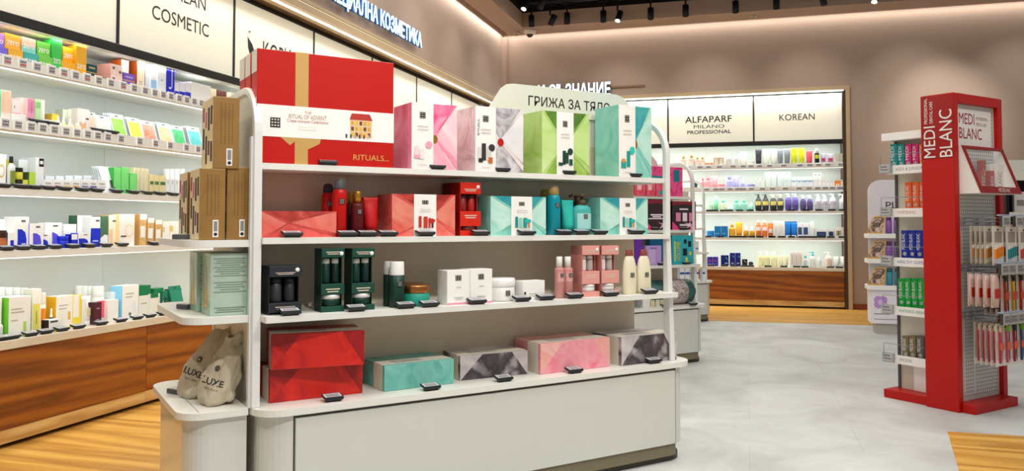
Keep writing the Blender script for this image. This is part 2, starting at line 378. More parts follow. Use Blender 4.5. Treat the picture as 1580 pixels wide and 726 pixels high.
def t_leaf(t):
    t.poly([(.19, -.002, .40), (.2, -.002, .385), (.26, -.002, .34), (.3, -.002, .27), (.3, -.002, .2), (.25, -.002, .2), (.2, -.002, .3)], BLACK); t.lathe([(.016, -.001), (.016, .001)], BLACK, c=(.215, -.002, .44), seg=10)
def t_oi(t, w, h): t.text('OLIVAL', .3, -.012, .40, .17, mat('#ffffff', .4, emit=1.0), 'l', width=.8, bold=.02, ext=.05)
S = 1.287; U0 = 4.467
labs = {-2: 'blank lit cream sign panel nearest the camera, top left', -1: 'blank lit cream sign panel just left of the korean cosmetic one', 0: 'lit cream sign panel reading korean cosmetic', 1: 'lit cream sign panel with black leaf mark above the red gift box', 2: 'blank lit cream sign panel just above the red gift box', 3: 'narrow-looking lit sign panel rising behind the red box corner', 4: 'lit sign panel with raised white letters over the pink gift box', 5: 'last lit sign panel before the back left corner'}
for k in range(-2, 6): sign_panel(LF, U0+S*k, U0+S*(k+1), 4.08, 2.452, 3.15, labs[k], {0: t_korean, 1: t_kop, 4: t_oi}.get(k))
b = MB(); b.box(1.6, 12.1, 4.02, 4.10, 2.385, 2.45, mat('#1b1a18', .35)); tag(put(LF, b, 'sign_rail', None, .006), 'thick black rail under the left wall sign panels', 'rail')
b = MB(); b.box(1.6, 12.3, 4.02, 4.31, 2.38, 2.386, BACKP); b.box(1.6, 12.3, 4.13, 4.31, 2.4, 3.2, BACKP); tag(put(LF, b, 'wall_left_sign_backing'), kind='structure')
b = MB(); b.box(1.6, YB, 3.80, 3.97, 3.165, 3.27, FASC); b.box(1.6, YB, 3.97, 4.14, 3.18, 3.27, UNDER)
b.box(1.6, YB, 3.796, 3.80, 3.232, 3.238, BLACK); b.box(1.6, YB, 3.797, 3.80, 3.226, 3.232, mat('#efe3c4', .5, emit=.5)); tag(put(LF, b, 'trim_2'), kind='structure')
b = MB(); b.box(1.6, YB-.4, 3.86, 3.885, 3.158, 3.166, LED); tag(put(LF, b, 'cornice_light_strip'), 'long glowing LED line under the left wall cornice', 'light strip')
# back wall niche
cabinet_run(BF, [-3.3, -1.9, -.62, 1.355], 12.713, 13.05, ['walnut back wall cabinet hidden behind the far gondola', 'shorter walnut back wall cabinet beside the far white gondola', 'wide walnut back wall cabinet at the right end of the niche'])
b = MB(); b.box(-3.3, 1.358, 12.705, 13.058, .55, .60, mat('#e0d8c6', .3)); tag(put(BF, b, 'worktop', None, .003), 'cream worktop over the back wall cabinets', 'worktop')
b = MB(); b.box(1.36, 1.40, 12.705, 13.1, .0, 3.2, mat('#4a3a2c', .6)); tag(put(BF, b, 'trim_4'), kind='structure')
m = MB(); m.box(-3.3, 1.36, 13.06, 13.1, .55, 3.3, mat('#d3dad0', .6, vary=.01)); m.box(-.62, -.614, 13.057, 13.06, .6, 2.5, mat('#c9cfca', .6)); tag(put(BF, m, 'wall_back_shelving_back'), kind='structure')
for zt, th, rail, u1, lab in ((2.115, .04, .035, 1.395, 'top back wall shelf of tubes with white price rail'), (1.772, .04, .035, 1.395, 'second back wall shelf of small cartons with white price rail'),
                          (1.44, .042, 0, 1.40, 'third back wall shelf of pump bottles'), (1.042, .042, 0, 1.41, 'fourth back wall shelf of blue and orange bottles')):
    shelf_plank(BF, 'wall_shelf', -3.3, u1, 12.74, 13.06, zt, th, lab, rail)
def t_alfa(t, w, h):
    t.text('ALFAPARF', w/2-.03, -.002, .315, .10, BLACK, width=.70, bold=.008); t.text('MILANO', w/2-.02, -.002, .225, .055, BLACK, width=.46); t.text('PROFESSIONAL', w/2-.02, -.002, .14, .055, BLACK, width=.66, bold=.015)
def t_kor(t, w, h): t.text('KOREAN', w/2-.02, -.002, .305, .095, BLACK, width=.50)
for k, lab, d in ((-2, 'blank lit back wall sign panel behind the white header boards', None), (-1, 'lit cream back wall sign with small black professional hair brand lettering', t_alfa), (0, 'lit cream sign panel reading korean on the back wall', t_kor), (-3, 'lit back wall sign panel near the corner, mostly hidden', None)):
    sign_panel(BF, .11+1.285*k, .11+1.285*(k+1), 12.80, 2.497, 3.20, lab, d)
b = MB(); b.box(-3.75, 1.40, 12.75, 12.82, 2.43, 2.495, mat('#1b1a18', .35)); tag(put(BF, b, 'sign_rail', None, .006), 'black rail under the back wall sign panels', 'rail')
b = MB(); b.box(-3.75, 1.40, 12.86, 13.1, 2.45, 3.26, BACKP); tag(put(BF, b, 'wall_back_sign_backing'), kind='structure')
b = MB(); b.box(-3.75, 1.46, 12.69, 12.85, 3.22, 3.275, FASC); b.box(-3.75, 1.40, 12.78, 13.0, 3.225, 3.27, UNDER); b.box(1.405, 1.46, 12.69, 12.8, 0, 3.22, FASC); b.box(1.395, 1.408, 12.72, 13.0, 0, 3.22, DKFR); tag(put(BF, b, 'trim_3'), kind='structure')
b = MB(); b.box(-3.4, 1.38, 12.745, 12.77, 3.205, 3.222, LED); tag(put(BF, b, 'cornice_light_strip'), 'glowing LED line under the back wall cornice', 'light strip')
b = MB(); b.box(-2.3, -1.52, 12.70, 12.74, 3.40, 3.43, mat('#8a6a52', .6)); tag(put(BF, b, 'wall_rail'), 'thin brown rail on the back wall beside the glowing letters', 'rail')
GLOW = mat('#e8f3ff', .4, emit=3.2); BLUE = mat('#3d7fc0', .5)
def letters(fr, t, ur, v, z, h, width, label):
    r = empty('lit_wall_letters', fr.P(ur, v, z), fr.a); tag(r, label, 'sign')
    b = MB(); b.text(t, 0, -.02, 0, h, GLOW, 'r', width=width, bold=.02); b.build('letter_face', r)
    b = MB(); b.text(t, 0, .0, 0, h, BLUE, 'r', width=width, bold=.024, ext=.06); b.build('letter_return', r)
    b = MB(); b.box(-width, 0, .05, .06, h*.3, h*.36, GREY); b.box(-width, 0, .05, .06, h*.66, h*.72, GREY); b.build('support_bar', r)
vs, fs, x0, x1 = text_geo('ЦИАЛНА КОЗМЕТИКА', .025, 0); wa = x1-x0
vs, fs, x0, x1 = text_geo('СПЕЦИАЛНА КОЗМЕТИКА', .025, 0); wb = x1-x0
letters(LF, 'СПЕЦИАЛНА КОЗМЕТИКА', 9.05, 3.79, 3.385, .165, 2.0*wb/wa, 'glowing white Cyrillic letters over the left wall cornice')
letters(BF, 'ТЯЛО И СЪЗНАНИЕ', -2.055, 12.65, 3.275, .20, 1.735, 'glowing white Cyrillic letters on the back wall near the corner')
# ================================================================== gondolas
GOND = mat('#d4d4cc', .2, vary=.015, coat=.25); GSLAB = mat('#e8e7df', .28, vary=.01); GBACK = mat('#cfc3b0', .16, vary=.02, coat=.3); SKIRT = mat('#7d745c', .5); ARCHM = mat('#e4e5e2', .3)
SHV = ((1.495, 3.30), (1.193, 3.27), (.884, 3.21))
def gondola(du, dv, label, header, hlabel, tint=None, full=True):
    U0 = .81; V0 = 3.195
    r = empty('display_gondola', GF.P(U0+du, V0+dv, 0), GA); tag(r, label, 'shelf unit')
    W = 2.315; D = .90
    b = MB(); b.prism(rrect(0, W, 0, D, .115, '1111'), .493, .5195, GSLAB); b.build('base_slab', r, .004)
    b = MB(); b.prism(rrect(.025, W-.035, .02, D-.02, .12, '1111'), .095, .493, GOND); b.build('base_body', r)
    b = MB(); b.box(.155, W-.145, .012, .022, .098, .478, GOND); b.build('front_panel', r, .0015)
    b = MB(); b.box(.147, .153, .0185, .021, .097, .49, SEAM); b.box(W-.143, W-.137, .0185, .021, .097, .49, SEAM); b.box(.15, W-.14, .018, .021, .480, .486, SEAM); b.build('panel_gap', r)
    b = MB(); b.prism(rrect(.05, W-.10, .025, D-.03, .06, '1111'), .034, .094, SKIRT); b.build('skirting', r)
    b = MB(); b.prism(rrect(.03, W-.03, .05, D-.05, .12, '1111'), .0, .034, mat('#4a4840', .6)); b.build('plinth', r)  # dark block below the skirting, the gap's shadow put into its colour
    b = MB(); b.box(.03, 2.19, .362, .39, .52, 1.671, GBACK); b.build('back_panel', r, .002)
    for i, (z, v) in enumerate(SHV):
        b = MB(); b.prism(rrect(.033, 2.21, v-V0, .361, .02, '0100'), z-.025, z, SHELFW); b.build('shelf', r, .003)
        if i < 2: pass
    # end frames: an upright, a quarter arc, a flat top and down again
    for side in (0, 1):
        x0, x1 = ((0.0, .033) if side == 0 else (2.187, 2.218))
        path = []
        R = .20; vf, vb, zt = 3.285-V0, 4.05-V0, 1.822
        path += [(vf, .5195), (vf, .8), (vf, 1.2), (vf, zt-R)]
        for k in range(1, 10): a = pi-pi/2*k/9; path.append((vf+R+R*cos(a), zt-R+R*sin(a)))
        for k in range(0, 10): a = pi/2-pi/2*k/9; path.append((vb-R+R*cos(a), zt-R+R*sin(a)))
        path += [(vb, .5195)]
        t = .03; b = MB(); vs = []; fs = []
        for i, (y, z) in enumerate(path):
            p = path[max(0, i-1)]; q = path[min(len(path)-1, i+1)]
            d = Vector((q[0]-p[0], q[1]-p[1])).normalized(); nx, nz = d.y, -d.x      # inward normal
            tt = t+(.03*(1-(z-.52)/.7) if side and i < 3 and z < 1.2 else 0)
            oo = (-.03*(1-(z-.52)/.7) if side and i < 3 and z < 1.2 else 0)
            vs += [(x0, y+nx*oo, z+nz*oo), (x1, y+nx*oo, z+nz*oo), (x1, y+nx*t, z+nz*t), (x0, y+nx*t, z+nz*t)]
        for i in range(len(path)-1):
            for k in range(4): fs.append((i*4+k, i*4+(k+1) % 4, i*4+4+(k+1) % 4, i*4+4+k))
        fs += [(3, 2, 1, 0), tuple(len(vs)-4+k for k in range(4))]
        b.add(vs, fs, ARCHM); b.build('end_frame', r, .004)
        if side == 0:
            c = [(y, z) for y, z in path]
            b = MB(); n = len(c); x = .016
            b.add([(x-.006, y+(.02 if y < .4 else -.02), z-(.02 if z > 1.7 else 0)) for y, z in c]+[(x+.006, y+(.02 if y < .4 else -.02), z-(.02 if z > 1.7 else 0)) for y, z in c],
                  [tuple(range(n)), tuple(range(2*n-1, n-1, -1))]+[(i, (i+1) % n, n+(i+1) % n, n+i) for i in range(n)], BEIGE); b.build('side_panel', r)
    if header:
        h = empty('header_board', (0, 0, 0)); h.parent = r
        txt, hx0, hx1, z0, z1, tx, tw, th, tz, col = header
        pts = [(hx0, z0), (hx0+.085, z1-.03), (hx0+.12, z1-.006), (hx0+.16, z1), (hx1-.14, z1), (hx1-.09, z1-.015), (hx1-.04, z1-.06), (hx1, z0)]
        b = MB(); n = len(pts); mm = mat(col, .5)
        b.add([(x, .352, z) for x, z in pts]+[(x, .361, z) for x, z in pts], [tuple(range(n)), tuple(range(2*n-1, n-1, -1))]+[(i, n+i, n+(i+1) % n, (i+1) % n) for i in range(n)], mm)
        o = b.build('board', h); tag(o, hlabel)
        b = MB(); b.box(hx0+.05, hx1-.01, .363, .375, 1.671 if du == 0 else 1.66, z0+.03, mm); b.build('board_foot', h)
        b = MB(); b.text(txt, tx, .3505, tz, th, BLACK, 'l', width=tw, bold=.003); b.build('lettering', h)
    return r
_a = GF.hit(815.5, 162, 3.5455); _b = GF.hit(941, 160, 3.5455); _ht = (_a[0]-.81, _b[0]-_a[0], .049, _a[1])
# the header's slanted foot reaches the shelf behind the boxes
gondola(0, 0, 'long white gondola in front stacked with wrapped gift sets', ('ГРИЖА ЗА ТЯЛО', 1.22, 2.20, 1.82, 1.975, *_ht, '#dcdcce'), 'pale board lettered in Cyrillic for body care')
gondola(2.29, 2.16, 'second white gondola behind, holding pink and dark hair gift boxes', ('ГРИЖА ЗА КОСАТА', 1.05, 2.03, 1.74, 1.89, 1.13, .72, .065, 1.795, '#e6cfc6'), 'pinkish board lettered in Cyrillic for hair care')
gondola(4.58, 4.32, 'third and farthest white gondola, mostly hidden behind the second', None, None)
# end unit on the left of the front gondola
r = empty('end_display', GF.P(.545, 3.30, 0), GA); tag(r, 'white end unit with rounded shelves beside the front gondola', 'shelf unit')
ED = .77; EW = .258
b = MB(); b.prism(rrect(0, EW, 0, ED, .10, '1001'), .493, .5195, GSLAB); b.build('base_slab', r, .004)
b = MB(); b.prism(rrect(.03, EW-.002, .02, ED-.02, .10, '1001'), .0, .493, GOND); b.build('base_body', r)
b = MB(); b.box(.075, .077, .03, .30, .5195, .5200, SEAM); b.build('slab_groove', r)
for z in (1.185, .885):
    b = MB(); b.prism(rrect(.012, EW+.008, .01, ED-.01, .09, '1001'), z-.028, z, SHELFW); b.build('shelf', r, .003)
b = MB(); b.box(EW-.002, EW+.008, .0, .03, .5195, 1.6, ARCHM); b.build('rear_upright', r)
# ================================================================== red dental stand
RED = mat('#bb0f09', .4, vary=.03); REDD = mat('#8e0d0d', .38); PEG = mat('#d3d5d5', .45); HOLE = mat('#77797c', .8)
SU, SV = 5.34, 3.03
r = empty('dental_stand', GF.P(SU, SV, 0), GA); tag(r, 'tall red freestanding dental care stand with pegboard and side shelves', 'display stand')
b = MB(); b.box(0, .055, .015, .245, 0, 2.13, RED); b.build('end_column', r, .004)
b = MB(); b.box(.555, .61, .015, .245, 0, 2.13, RED); b.build('rear_column', r, .004)
b = MB(); b.box(.0551, .5549, .015, .245, 2.065, 2.13, RED); b.build('top_beam', r, .002)
b = MB(); b.box(.03, .56, -.075, .0145, 0, .06, RED); b.box(.03, .56, .2455, .58, 0, .06, RED); b.box(.0551, .5549, .0146, .2454, 0, .06, RED); b.build('plinth', r, .003)
pg = MB(); pg.box(.0552, .5548, .045, .06, .06, 2.064, PEG)
p = pg.build('pegboard', r)
hb = MB()
for i in range(19):
    for j in range(77):
        x = .07+i*.0255; z = .09+j*.0255
        if z < 2.05: hb.add([(x+.0058*cos(a*pi/3), .0446, z+.0058*sin(a*pi/3)) for a in range(6)], [(0, 1, 2, 3, 4, 5)], HOLE)
o = hb.build('perforation', p); tag(o, kind='stuff')
b = MB(); b.box(.12, .128, .043, .0445, .1, 1.2, WHITE); b.box(.24, .248, .043, .0445, .1, 1.2, WHITE); b.build('slot_rail', r)
b = MB(); b.box(.001, .0545, .0, .0001, 0, 0, RED) if False else None
# sign on the end column, faces -u (local -x)
ME = Matrix.Rotation(-pi/2, 4, 'Z')
ps = MB(); ps.box(-.0015, -.0002, .018, .243, 1.69, 2.122, mat('#9d0c0e', .25)); ps = ps.build('sign_plate', r)
def vtext(b, t, y, z, h, w, m, bold=0):       # text running upward on a face turned to -x
    vs, fs, x0, x1 = text_geo(t, bold, 0); k = h/.7; kx = w/(x1-x0)
    b.add([(-.003, y+q.y*k, z+(q.x-x0)*kx) for q in vs], [tuple(reversed(f)) for f in fs], m)
b = MB()
vtext(b, 'MEDI', .143, 1.70, .082, .215, WHITE, 0); vtext(b, 'BLANC', .026, 1.70, .088, .32, WHITE, 0)
vtext(b, 'PROFESSIONAL', .196, 1.935, .022, .175, WHITE, 0); vtext(b, 'DENTAL CARE', .158, 1.935, .022, .15, WHITE, 0)
b.build('lettering', r)
b = MB(); b.box(.075, .50, .036, .0425, 1.765, 2.03, PAPER)
b.text('MEDI', .10, .035, 1.93, .075, mat('#9d1420', .5), 'l', width=.19); b.text('BLANC', .10, .035, 1.83, .075, mat('#9d1420', .5), 'l', width=.28)
b.text('PROFESSIONAL', .31, .035, 1.965, .022, mat('#b0767c', .5), 'l', width=.15); b.text('DENTAL CARE', .31, .035, 1.925, .022, mat('#b0767c', .5), 'l', width=.13)
o = b.build('brand_poster', r); tag(o, 'white poster with thin red lettering')
# slanted display case
t = empty('display_case', (0, 0, 0)); t.parent = r
b = MB()
for x0, x1 in ((.06, .066), (.544, .55)):
    q = [(.044, 1.45), (-.13, 1.45), (-.115, 1.47), (-.005, 1.765), (.044, 1.775)]
    n = len(q); b.add([(x0, y, z) for y, z in q]+[(x1, y, z) for y, z in q], [tuple(range(n)), tuple(range(2*n-1, n-1, -1))]+[(i, n+i, n+(i+1) % n, (i+1) % n) for i in range(n)], PAPER)
b.box(.066, .544, -.125, .044, 1.45, 1.456, PAPER); b.build('case_body', t)
fr = MB(); A = Vector((0, -.125, 1.452)); Bv = Vector((0, -.003, 1.772)); dv_ = (Bv-A); L_ = dv_.length; dn = dv_.normalized(); nn = Vector((0, dn.z, -dn.y))
def quad_bar(mb, xa, xb, s0, s1, m, th=.008):
    P = [Vector((x, 0, 0))+A+dn*s for x, s in ((xa, s0), (xb, s0), (xb, s1), (xa, s1))]
    P2 = [p-nn*th for p in P]; mb.add(P2+P, [(0, 1, 2, 3), (7, 6, 5, 4), (0, 4, 5, 1), (1, 5, 6, 2), (2, 6, 7, 3), (3, 7, 4, 0)], m)
quad_bar(fr, .052, .56, 0, .045, REDD); quad_bar(fr, .052, .56, L_-.022, L_, REDD); quad_bar(fr, .052, .078, .045, L_-.022, REDD); quad_bar(fr, .534, .56, .045, L_-.022, REDD)
fr.text('MEDIBLANC', .33, -.134, 1.462, .026, WHITE, width=.15); fr.build('red_frame', t)
gl = MB(); quad_bar(gl, .078, .534, .045, L_-.022, CLEAR, .003); gl.build('clear_front', t)
def red_box(x0, x1, y0, y1, z, h, c, label, txt, tc):
    o = MB(); o.box(0, x1-x0, 0, y1-y0, 0, h, mat(c, .4))
    if txt: o.text(txt, (x1-x0)/2+.012, -.001, h*.12, (x1-x0)*.55, tc, 'l', width=h*.62, M=Matrix.Rotation(-pi/2, 4, 'Y'))
    o = o.build('toothpaste_carton', None, .001, GF.P(SU+x0, SV+y0, z), GA); tag(o, label, 'carton', None)
zc = 1.4565
def CX(p): return GF.hit(p, 280, SV-.02)[0]-SU
for a in ((CX(1510.5), CX(1515.5), -.035, .0, zc, .15, '#b8301c', 'red dental carton at left inside the slanted display case', 'MEDI', WHITE),
          (CX(1516), CX(1522), -.02, .015, zc, .225, '#a8281a', 'tall red dental carton at the back of the slanted display case', 'BLANC', WHITE),
          (CX(1523), CX(1530), -.04, .0, zc, .155, '#b8301c', 'red dental carton in front at the middle of the display case', 'MEDI', WHITE),
          (CX(1531.5), CX(1537), -.0, .035, zc, .205, '#f0efec', 'plain white dental carton standing mid display case', None, None),
          (CX(1538), CX(1549), -.025, .03, zc, .21, '#f4f3f1', 'white dental carton with pale red lettering in the display case', 'BLANC', mat('#c98a88', .5))): red_box(*a)
# side shelves that face the gondola end (local -x)
b = MB(); b.box(.165, .18, .2455, .53, .06, 1.85, mat('#cfcabb', .5)); b.build('side_back_panel', r)
b = MB(); b.box(.155, .19, .53, .548, .06, 1.85, mat('#4f5254', .4)); b.build('side_upright', r)
b = MB(); b.box(.05, .2, .2455, .58, 1.85, 1.905, PAPER); b.build('side_cap', r, .002)
b = MB(); b.box(.145, .150, .32, .42, .062, .3, PAPER); b.box(.145, .150, .25, .31, .062, .3, PAPER); b.build('side_lower_panel', r)
TR = ((1.607, 'KIDS & JUNIOR', '#9a8f94'), (1.297, 'WHITENING', '#c98a86'), (.945, 'HEALTHY GUMS', '#5a6aa8'), (.597, 'WHITENING HERBAL', '#6aa57c'), (.25, 'SMOKER', '#9a9488'))
for z, tx, tc in TR:
    t = empty('side_tray', (0, 0, 0)); t.parent = r
    b = MB(); b.box(.06, .165, .2455, .56, z, z+.006, PAPER); b.box(.055, .06, .2455, .50, z, z+.062, PAPER); b.build('tray_board', t)
    b = MB(); vs, fs, x0, x1 = text_geo(tx, 0, 0); k = .022/.7; w = min(.2, .016*len(tx)); kx = w/(x1-x0)
    b.add([(.0545, .47-(q.x-x0)*kx, z+.022+q.y*k) for q in vs], fs, mat(tc, .5)); b.build('tray_lettering', t)
    b = MB(); b.tube([(.058, .555, z+.02), (.03, .575, z+.03), (.03, .575, z+.14), (.03, .25, z+.14)], .0022, GREY, 6); b.build('guard_wire', t)
    tg = empty('shelf_price_tag', GF.P(SU+.035, SV+.545, z+.028), GA-pi/2); tag(tg, 'grey electronic price tag on the red stand side tray for '+{'KIDS & JUNIOR': 'the teal cartons', 'WHITENING': 'the orange cartons', 'HEALTHY GUMS': 'the blue cartons', 'WHITENING HERBAL': 'the green cartons', 'SMOKER': 'the bronze cartons'}[tx], 'price tag')
    b = MB(); b.box(-.045, .045, -.004, .014, -.022, .045, mat('#a9abad', .4)); b.build('tag_body', tg, .002)
    b = MB(); b.box(-.037, .037, -.006, -.004, -.014, .038, LCD); b.box(-.03, .02, -.0065, -.006, .02, .03, LCDT); b.box(-.03, .03, -.0065, -.006, .0, .008, LCDT); b.build('tag_screen', tg)
def tooth(px0, px1, yt, z, cf, cs, label, txt, group=None):
    u = SU+.105; a, zt = EF.hit(px0, yt, u); c, _ = EF.hit(px1, yt, u)
    w = c-a-.002; h = zt-z-.006
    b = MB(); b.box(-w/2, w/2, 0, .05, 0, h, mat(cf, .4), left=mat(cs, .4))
    b.text(txt, w*.05, -.0008, h*.45, w*.5, mat('#e8ece9', .4), 'l', width=h*.46, M=Matrix.Rotation(-pi/2, 4, 'Y'))
    b.lathe([(w*.26, 0), (w*.26, .0006), (w*.18, .0006), (w*.18, 0)], mat('#c8cfd2', .4), seg=14)
    n = 14*4; k = len(b.v)-n
    b.v[k:] = [(x, -z_-.0004, y+h*.33) for x, y, z_ in b.v[k:]]
    for q in range(2): b.poly([(-w*.3, -.0006, h*(.08+.06*q)), (w*.3, -.0006, h*(.08+.06*q)), (w*.3, -.0006, h*(.10+.06*q)), (-w*.3, -.0006, h*(.10+.06*q))], mat('#dfe3e0', .4))
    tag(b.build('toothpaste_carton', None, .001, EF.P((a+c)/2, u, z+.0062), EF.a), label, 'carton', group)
ORD = ('leftmost', 'second from left', 'third from left', 'fourth from left', 'fifth from left', 'sixth from left', 'seventh from left', 'eighth from left')
for row, (z, yt, xs, cols, tl) in enumerate((
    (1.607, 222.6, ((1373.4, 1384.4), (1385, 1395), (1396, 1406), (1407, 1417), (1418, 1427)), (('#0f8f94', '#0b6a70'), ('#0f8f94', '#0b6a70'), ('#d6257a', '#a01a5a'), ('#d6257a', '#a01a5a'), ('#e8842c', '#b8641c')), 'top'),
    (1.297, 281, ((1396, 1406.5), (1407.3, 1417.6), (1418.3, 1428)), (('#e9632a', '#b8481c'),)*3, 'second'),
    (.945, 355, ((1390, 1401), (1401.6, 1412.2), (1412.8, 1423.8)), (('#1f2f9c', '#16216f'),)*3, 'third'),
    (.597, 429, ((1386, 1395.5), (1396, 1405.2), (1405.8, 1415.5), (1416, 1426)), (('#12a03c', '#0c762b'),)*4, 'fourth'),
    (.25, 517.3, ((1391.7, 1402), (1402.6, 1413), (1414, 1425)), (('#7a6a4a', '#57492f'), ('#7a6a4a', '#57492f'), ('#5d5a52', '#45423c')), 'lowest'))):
    nm = {0: ('teal', 'teal', 'magenta', 'magenta', 'orange'), 1: ('orange',)*3, 2: ('blue',)*3, 3: ('green',)*4, 4: ('bronze', 'bronze', 'dark grey')}[row]
    for i, (x0, x1) in enumerate(xs):
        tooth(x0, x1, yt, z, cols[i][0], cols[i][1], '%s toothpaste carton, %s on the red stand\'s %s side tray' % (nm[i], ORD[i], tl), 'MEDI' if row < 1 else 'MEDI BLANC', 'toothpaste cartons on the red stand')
# hooks with hanging packs on the pegboard
def hook(u, z, v1, label=None):
    b = MB(); x = u-SU
    b.tube([(x, .043, z), (x, .02, z+.012), (x, v1-SV, z+.014)], .0028, mat('#8d9195', .3, metal=.8), 6)
    b.tube([(x, .043, z+.03), (x, .02, z+.036), (x, v1-SV-.02, z+.036)], .0022, mat('#8d9195', .3, metal=.8), 6)
    b.box(x-.03, x+.03, .0405, .0449, z-.01, z+.04, mat('#aeb3bb', .3)); b.build('hook', r)
def hook_tag(u, z, v, label):
    o = empty('hook_price_tag', GF.P(u, v, z), GA); tag(o, label, 'price tag')
    b = MB(); b.box(-.05, .05, -.012, .01, -.035, .035, mat('#3f4246', .4), front=mat('#cdd0d0', .4)); b.build('tag_body', o, .002)
    b = MB(); b.box(-.037, .037, -.0145, -.0125, -.024, .024, mat('#9b999b', .4)); b.box(-.03, .012, -.015, -.0145, .006, .016, LCDT); b.box(-.03, .03, -.015, -.0145, -.014, -.004, LCDT); b.build('tag_screen', o)
    b = MB(); b.box(-.04, .04, -.01, .03, .036, .044, mat('#aeb9cf', .3)); b.build('clip', o)
def pack(u, z, v, w, h, kind, cols, label, group, tilt=0.):
    o = empty('hanging_pack', GF.P(u, v, z), GA); tag(o, label, 'blister pack', group)
    b = MB(); b.box(-w/2, w/2, 0, .002, -h, 0, mat(cols[0], .5)); b.box(-.012, .012, -.0006, -.0001, -.03, -.02, DARK)
    if kind == 'brush': b.box(-w*.5, w*.5, -.0007, -.0001, -h, -h*.86, PAPER)
    b.build('card', o)
    c = mat(cols[1], .4)
    if kind == 'inter':
        b = MB(); b.add([(-w*.42, -.001, -h*.52), (w*.42, -.001, -h*.40), (w*.42, -.001, -h*.9), (-w*.42, -.001, -h*.97)], [(0, 1, 2, 3)], PAPER); b.build('inner_card', o)
        for k in range(4):
            b = MB(); x = -w*.28+k*w*.19
            b.box(x-w*.07, x+w*.07, -.012, -.002, -h*.84+k*.006, -h*.6+k*.006, c); b.box(x-w*.02, x+w*.02, -.009, -.003, -h*.6, -h*.5+k*.006, PAPER); b.build('interdental_brush', o)
        b = MB(); b.box(-w*.3, w*.34, -.0012, -.0002, -h*.42, -h*.14, mat('#a99a92', .4)); b.build('print_panel', o)
    elif kind == 'pouch':
        b = MB(); b.lathe([(.01, -h), (.8, -h*.9), (1, -h*.55), (.9, -h*.2), (.7, -h*.05)], mat('#e3c3bd', .25), c=(0, -.006, 0), rx=w*.48, ry=.012, seg=14); b.build('pouch', o)
        b = MB(); b.box(-w*.36, w*.4, -.0195, -.0185, -h*.72, -h*.44, c); b.build('red_label', o)
    else:
        b = MB(); b.tube([(0, -.008, -h*.93), (w*.06, -.009, -h*.5), (-w*.02, -.008, -h*.26), (0, -.008, -h*.1)], w*.10, c, 8); b.build('toothbrush_handle', o)
        b = MB(); b.box(-w*.12, w*.12, -.022, -.006, -h*.19, -h*.06, mat(cols[2], .5)); b.build('bristles', o)
        b = MB(); b.box(-w*.3, w*.3, -.0225, -.02, -h*.62, -h*.44, mat(cols[3], .4)); b.build('paper_band', o)
    return o
G1 = 'interdental brush packs on the upper hooks'
for hi, (u, c, cn, zt) in enumerate(((5.475, '#f08a14', 'orange', 1.235), (5.64, '#1f8f98', 'teal', 1.232), (5.80, '#d04a3a', 'red and green', 1.23))):
    hook(u, 1.25, 2.83)
    for k in range(5):
        v = 2.99-k*.03
        if k < 4: pack(u-.0, zt, v, .125, .25, 'inter', ('#d9d2c8', ('#b8772c', '#33777c', '#a0402c')[hi]), '%s interdental pack, %s behind the front one on its hook' % (cn, ('fourth', 'third', 'second', 'first')[k]), G1)
        else: pack(u, zt, 2.845, .135, .255, 'inter', ('#ece8e0', c), 'front %s interdental brush pack on the upper pegboard hook' % cn, G1)
    hook_tag(u+.02, 1.265, 2.81, 'hook price tag above the front %s interdental pack' % cn)
hook(5.435, .94, 2.84)
for k in range(4): pack(5.435, .925, 3.0-k*.05, .09, .22, 'pouch', ('#e8ddd6', '#c8281c'), 'clear pouch with red label, %s on its middle row hook' % ('rearmost', 'third from the front', 'second from the front', 'frontmost')[k], 'red labelled pouches on the middle hooks')
for hi, (u, c, cn, n_) in enumerate(((5.535, '#b0301c', 'brick red', 4), (5.635, '#e8b81c', 'yellow', 3), (5.73, '#c4381e', 'orange red', 3), (5.81, '#5a7a78', 'grey green', 2))):
    hook(u, .945, 2.83)
    for k in range(n_):
        front = k == n_-1; v = 2.845+(n_-1-k)*.035
        pack(u, .925, v, .08, .28, 'brush', ('#d8cfc4' if front else '#a8978a', c if front else '#7a4a3a', '#2d3a44', '#c8442c'), ('front %s toothbrush pack on the middle pegboard row' % cn) if front else '%s toothbrush pack %s behind the front one, middle row' % (cn, ('first', 'second', 'third')[n_-2-k]), 'toothbrush packs on the middle hooks')
    hook_tag(u+.02, .955, 2.81, 'hook price tag above the %s toothbrush in the middle row' % cn)
hook_tag(5.47, .955, 2.81, 'hook price tag above the clear red labelled pouches')
for hi, (u, c, cn, n_, br) in enumerate(((5.46, '#c83a6a', 'crimson', 5, '#c8b8a0'), (5.545, '#d85a9a', 'pink', 4, '#7ac832'), (5.635, '#b02a52', 'dark pink', 3, '#2a4a5a'), (5.725, '#3a5a9a', 'blue', 3, '#6ac02a'), (5.81, '#6a6a62', 'grey', 3, '#8a8a82'))):
    hook(u, .62, 2.83)
    for k in range(n_):
        front = k == n_-1; v = 2.845+(n_-1-k)*.034
        pack(u, .60, v, .075, .275, 'brush', ('#e2d8cc' if front else '#cfc2b4', c, br, '#e86a4a'), ('front %s toothbrush pack on the lowest pegboard row' % cn) if front else '%s toothbrush pack %s behind the front one, lowest row' % (cn, ('first', 'second', 'third', 'fourth')[n_-2-k]), 'toothbrush packs on the lowest hooks')
    hook_tag(u+.02, .632, 2.81, 'hook price tag above the %s toothbrush in the lowest row' % cn)
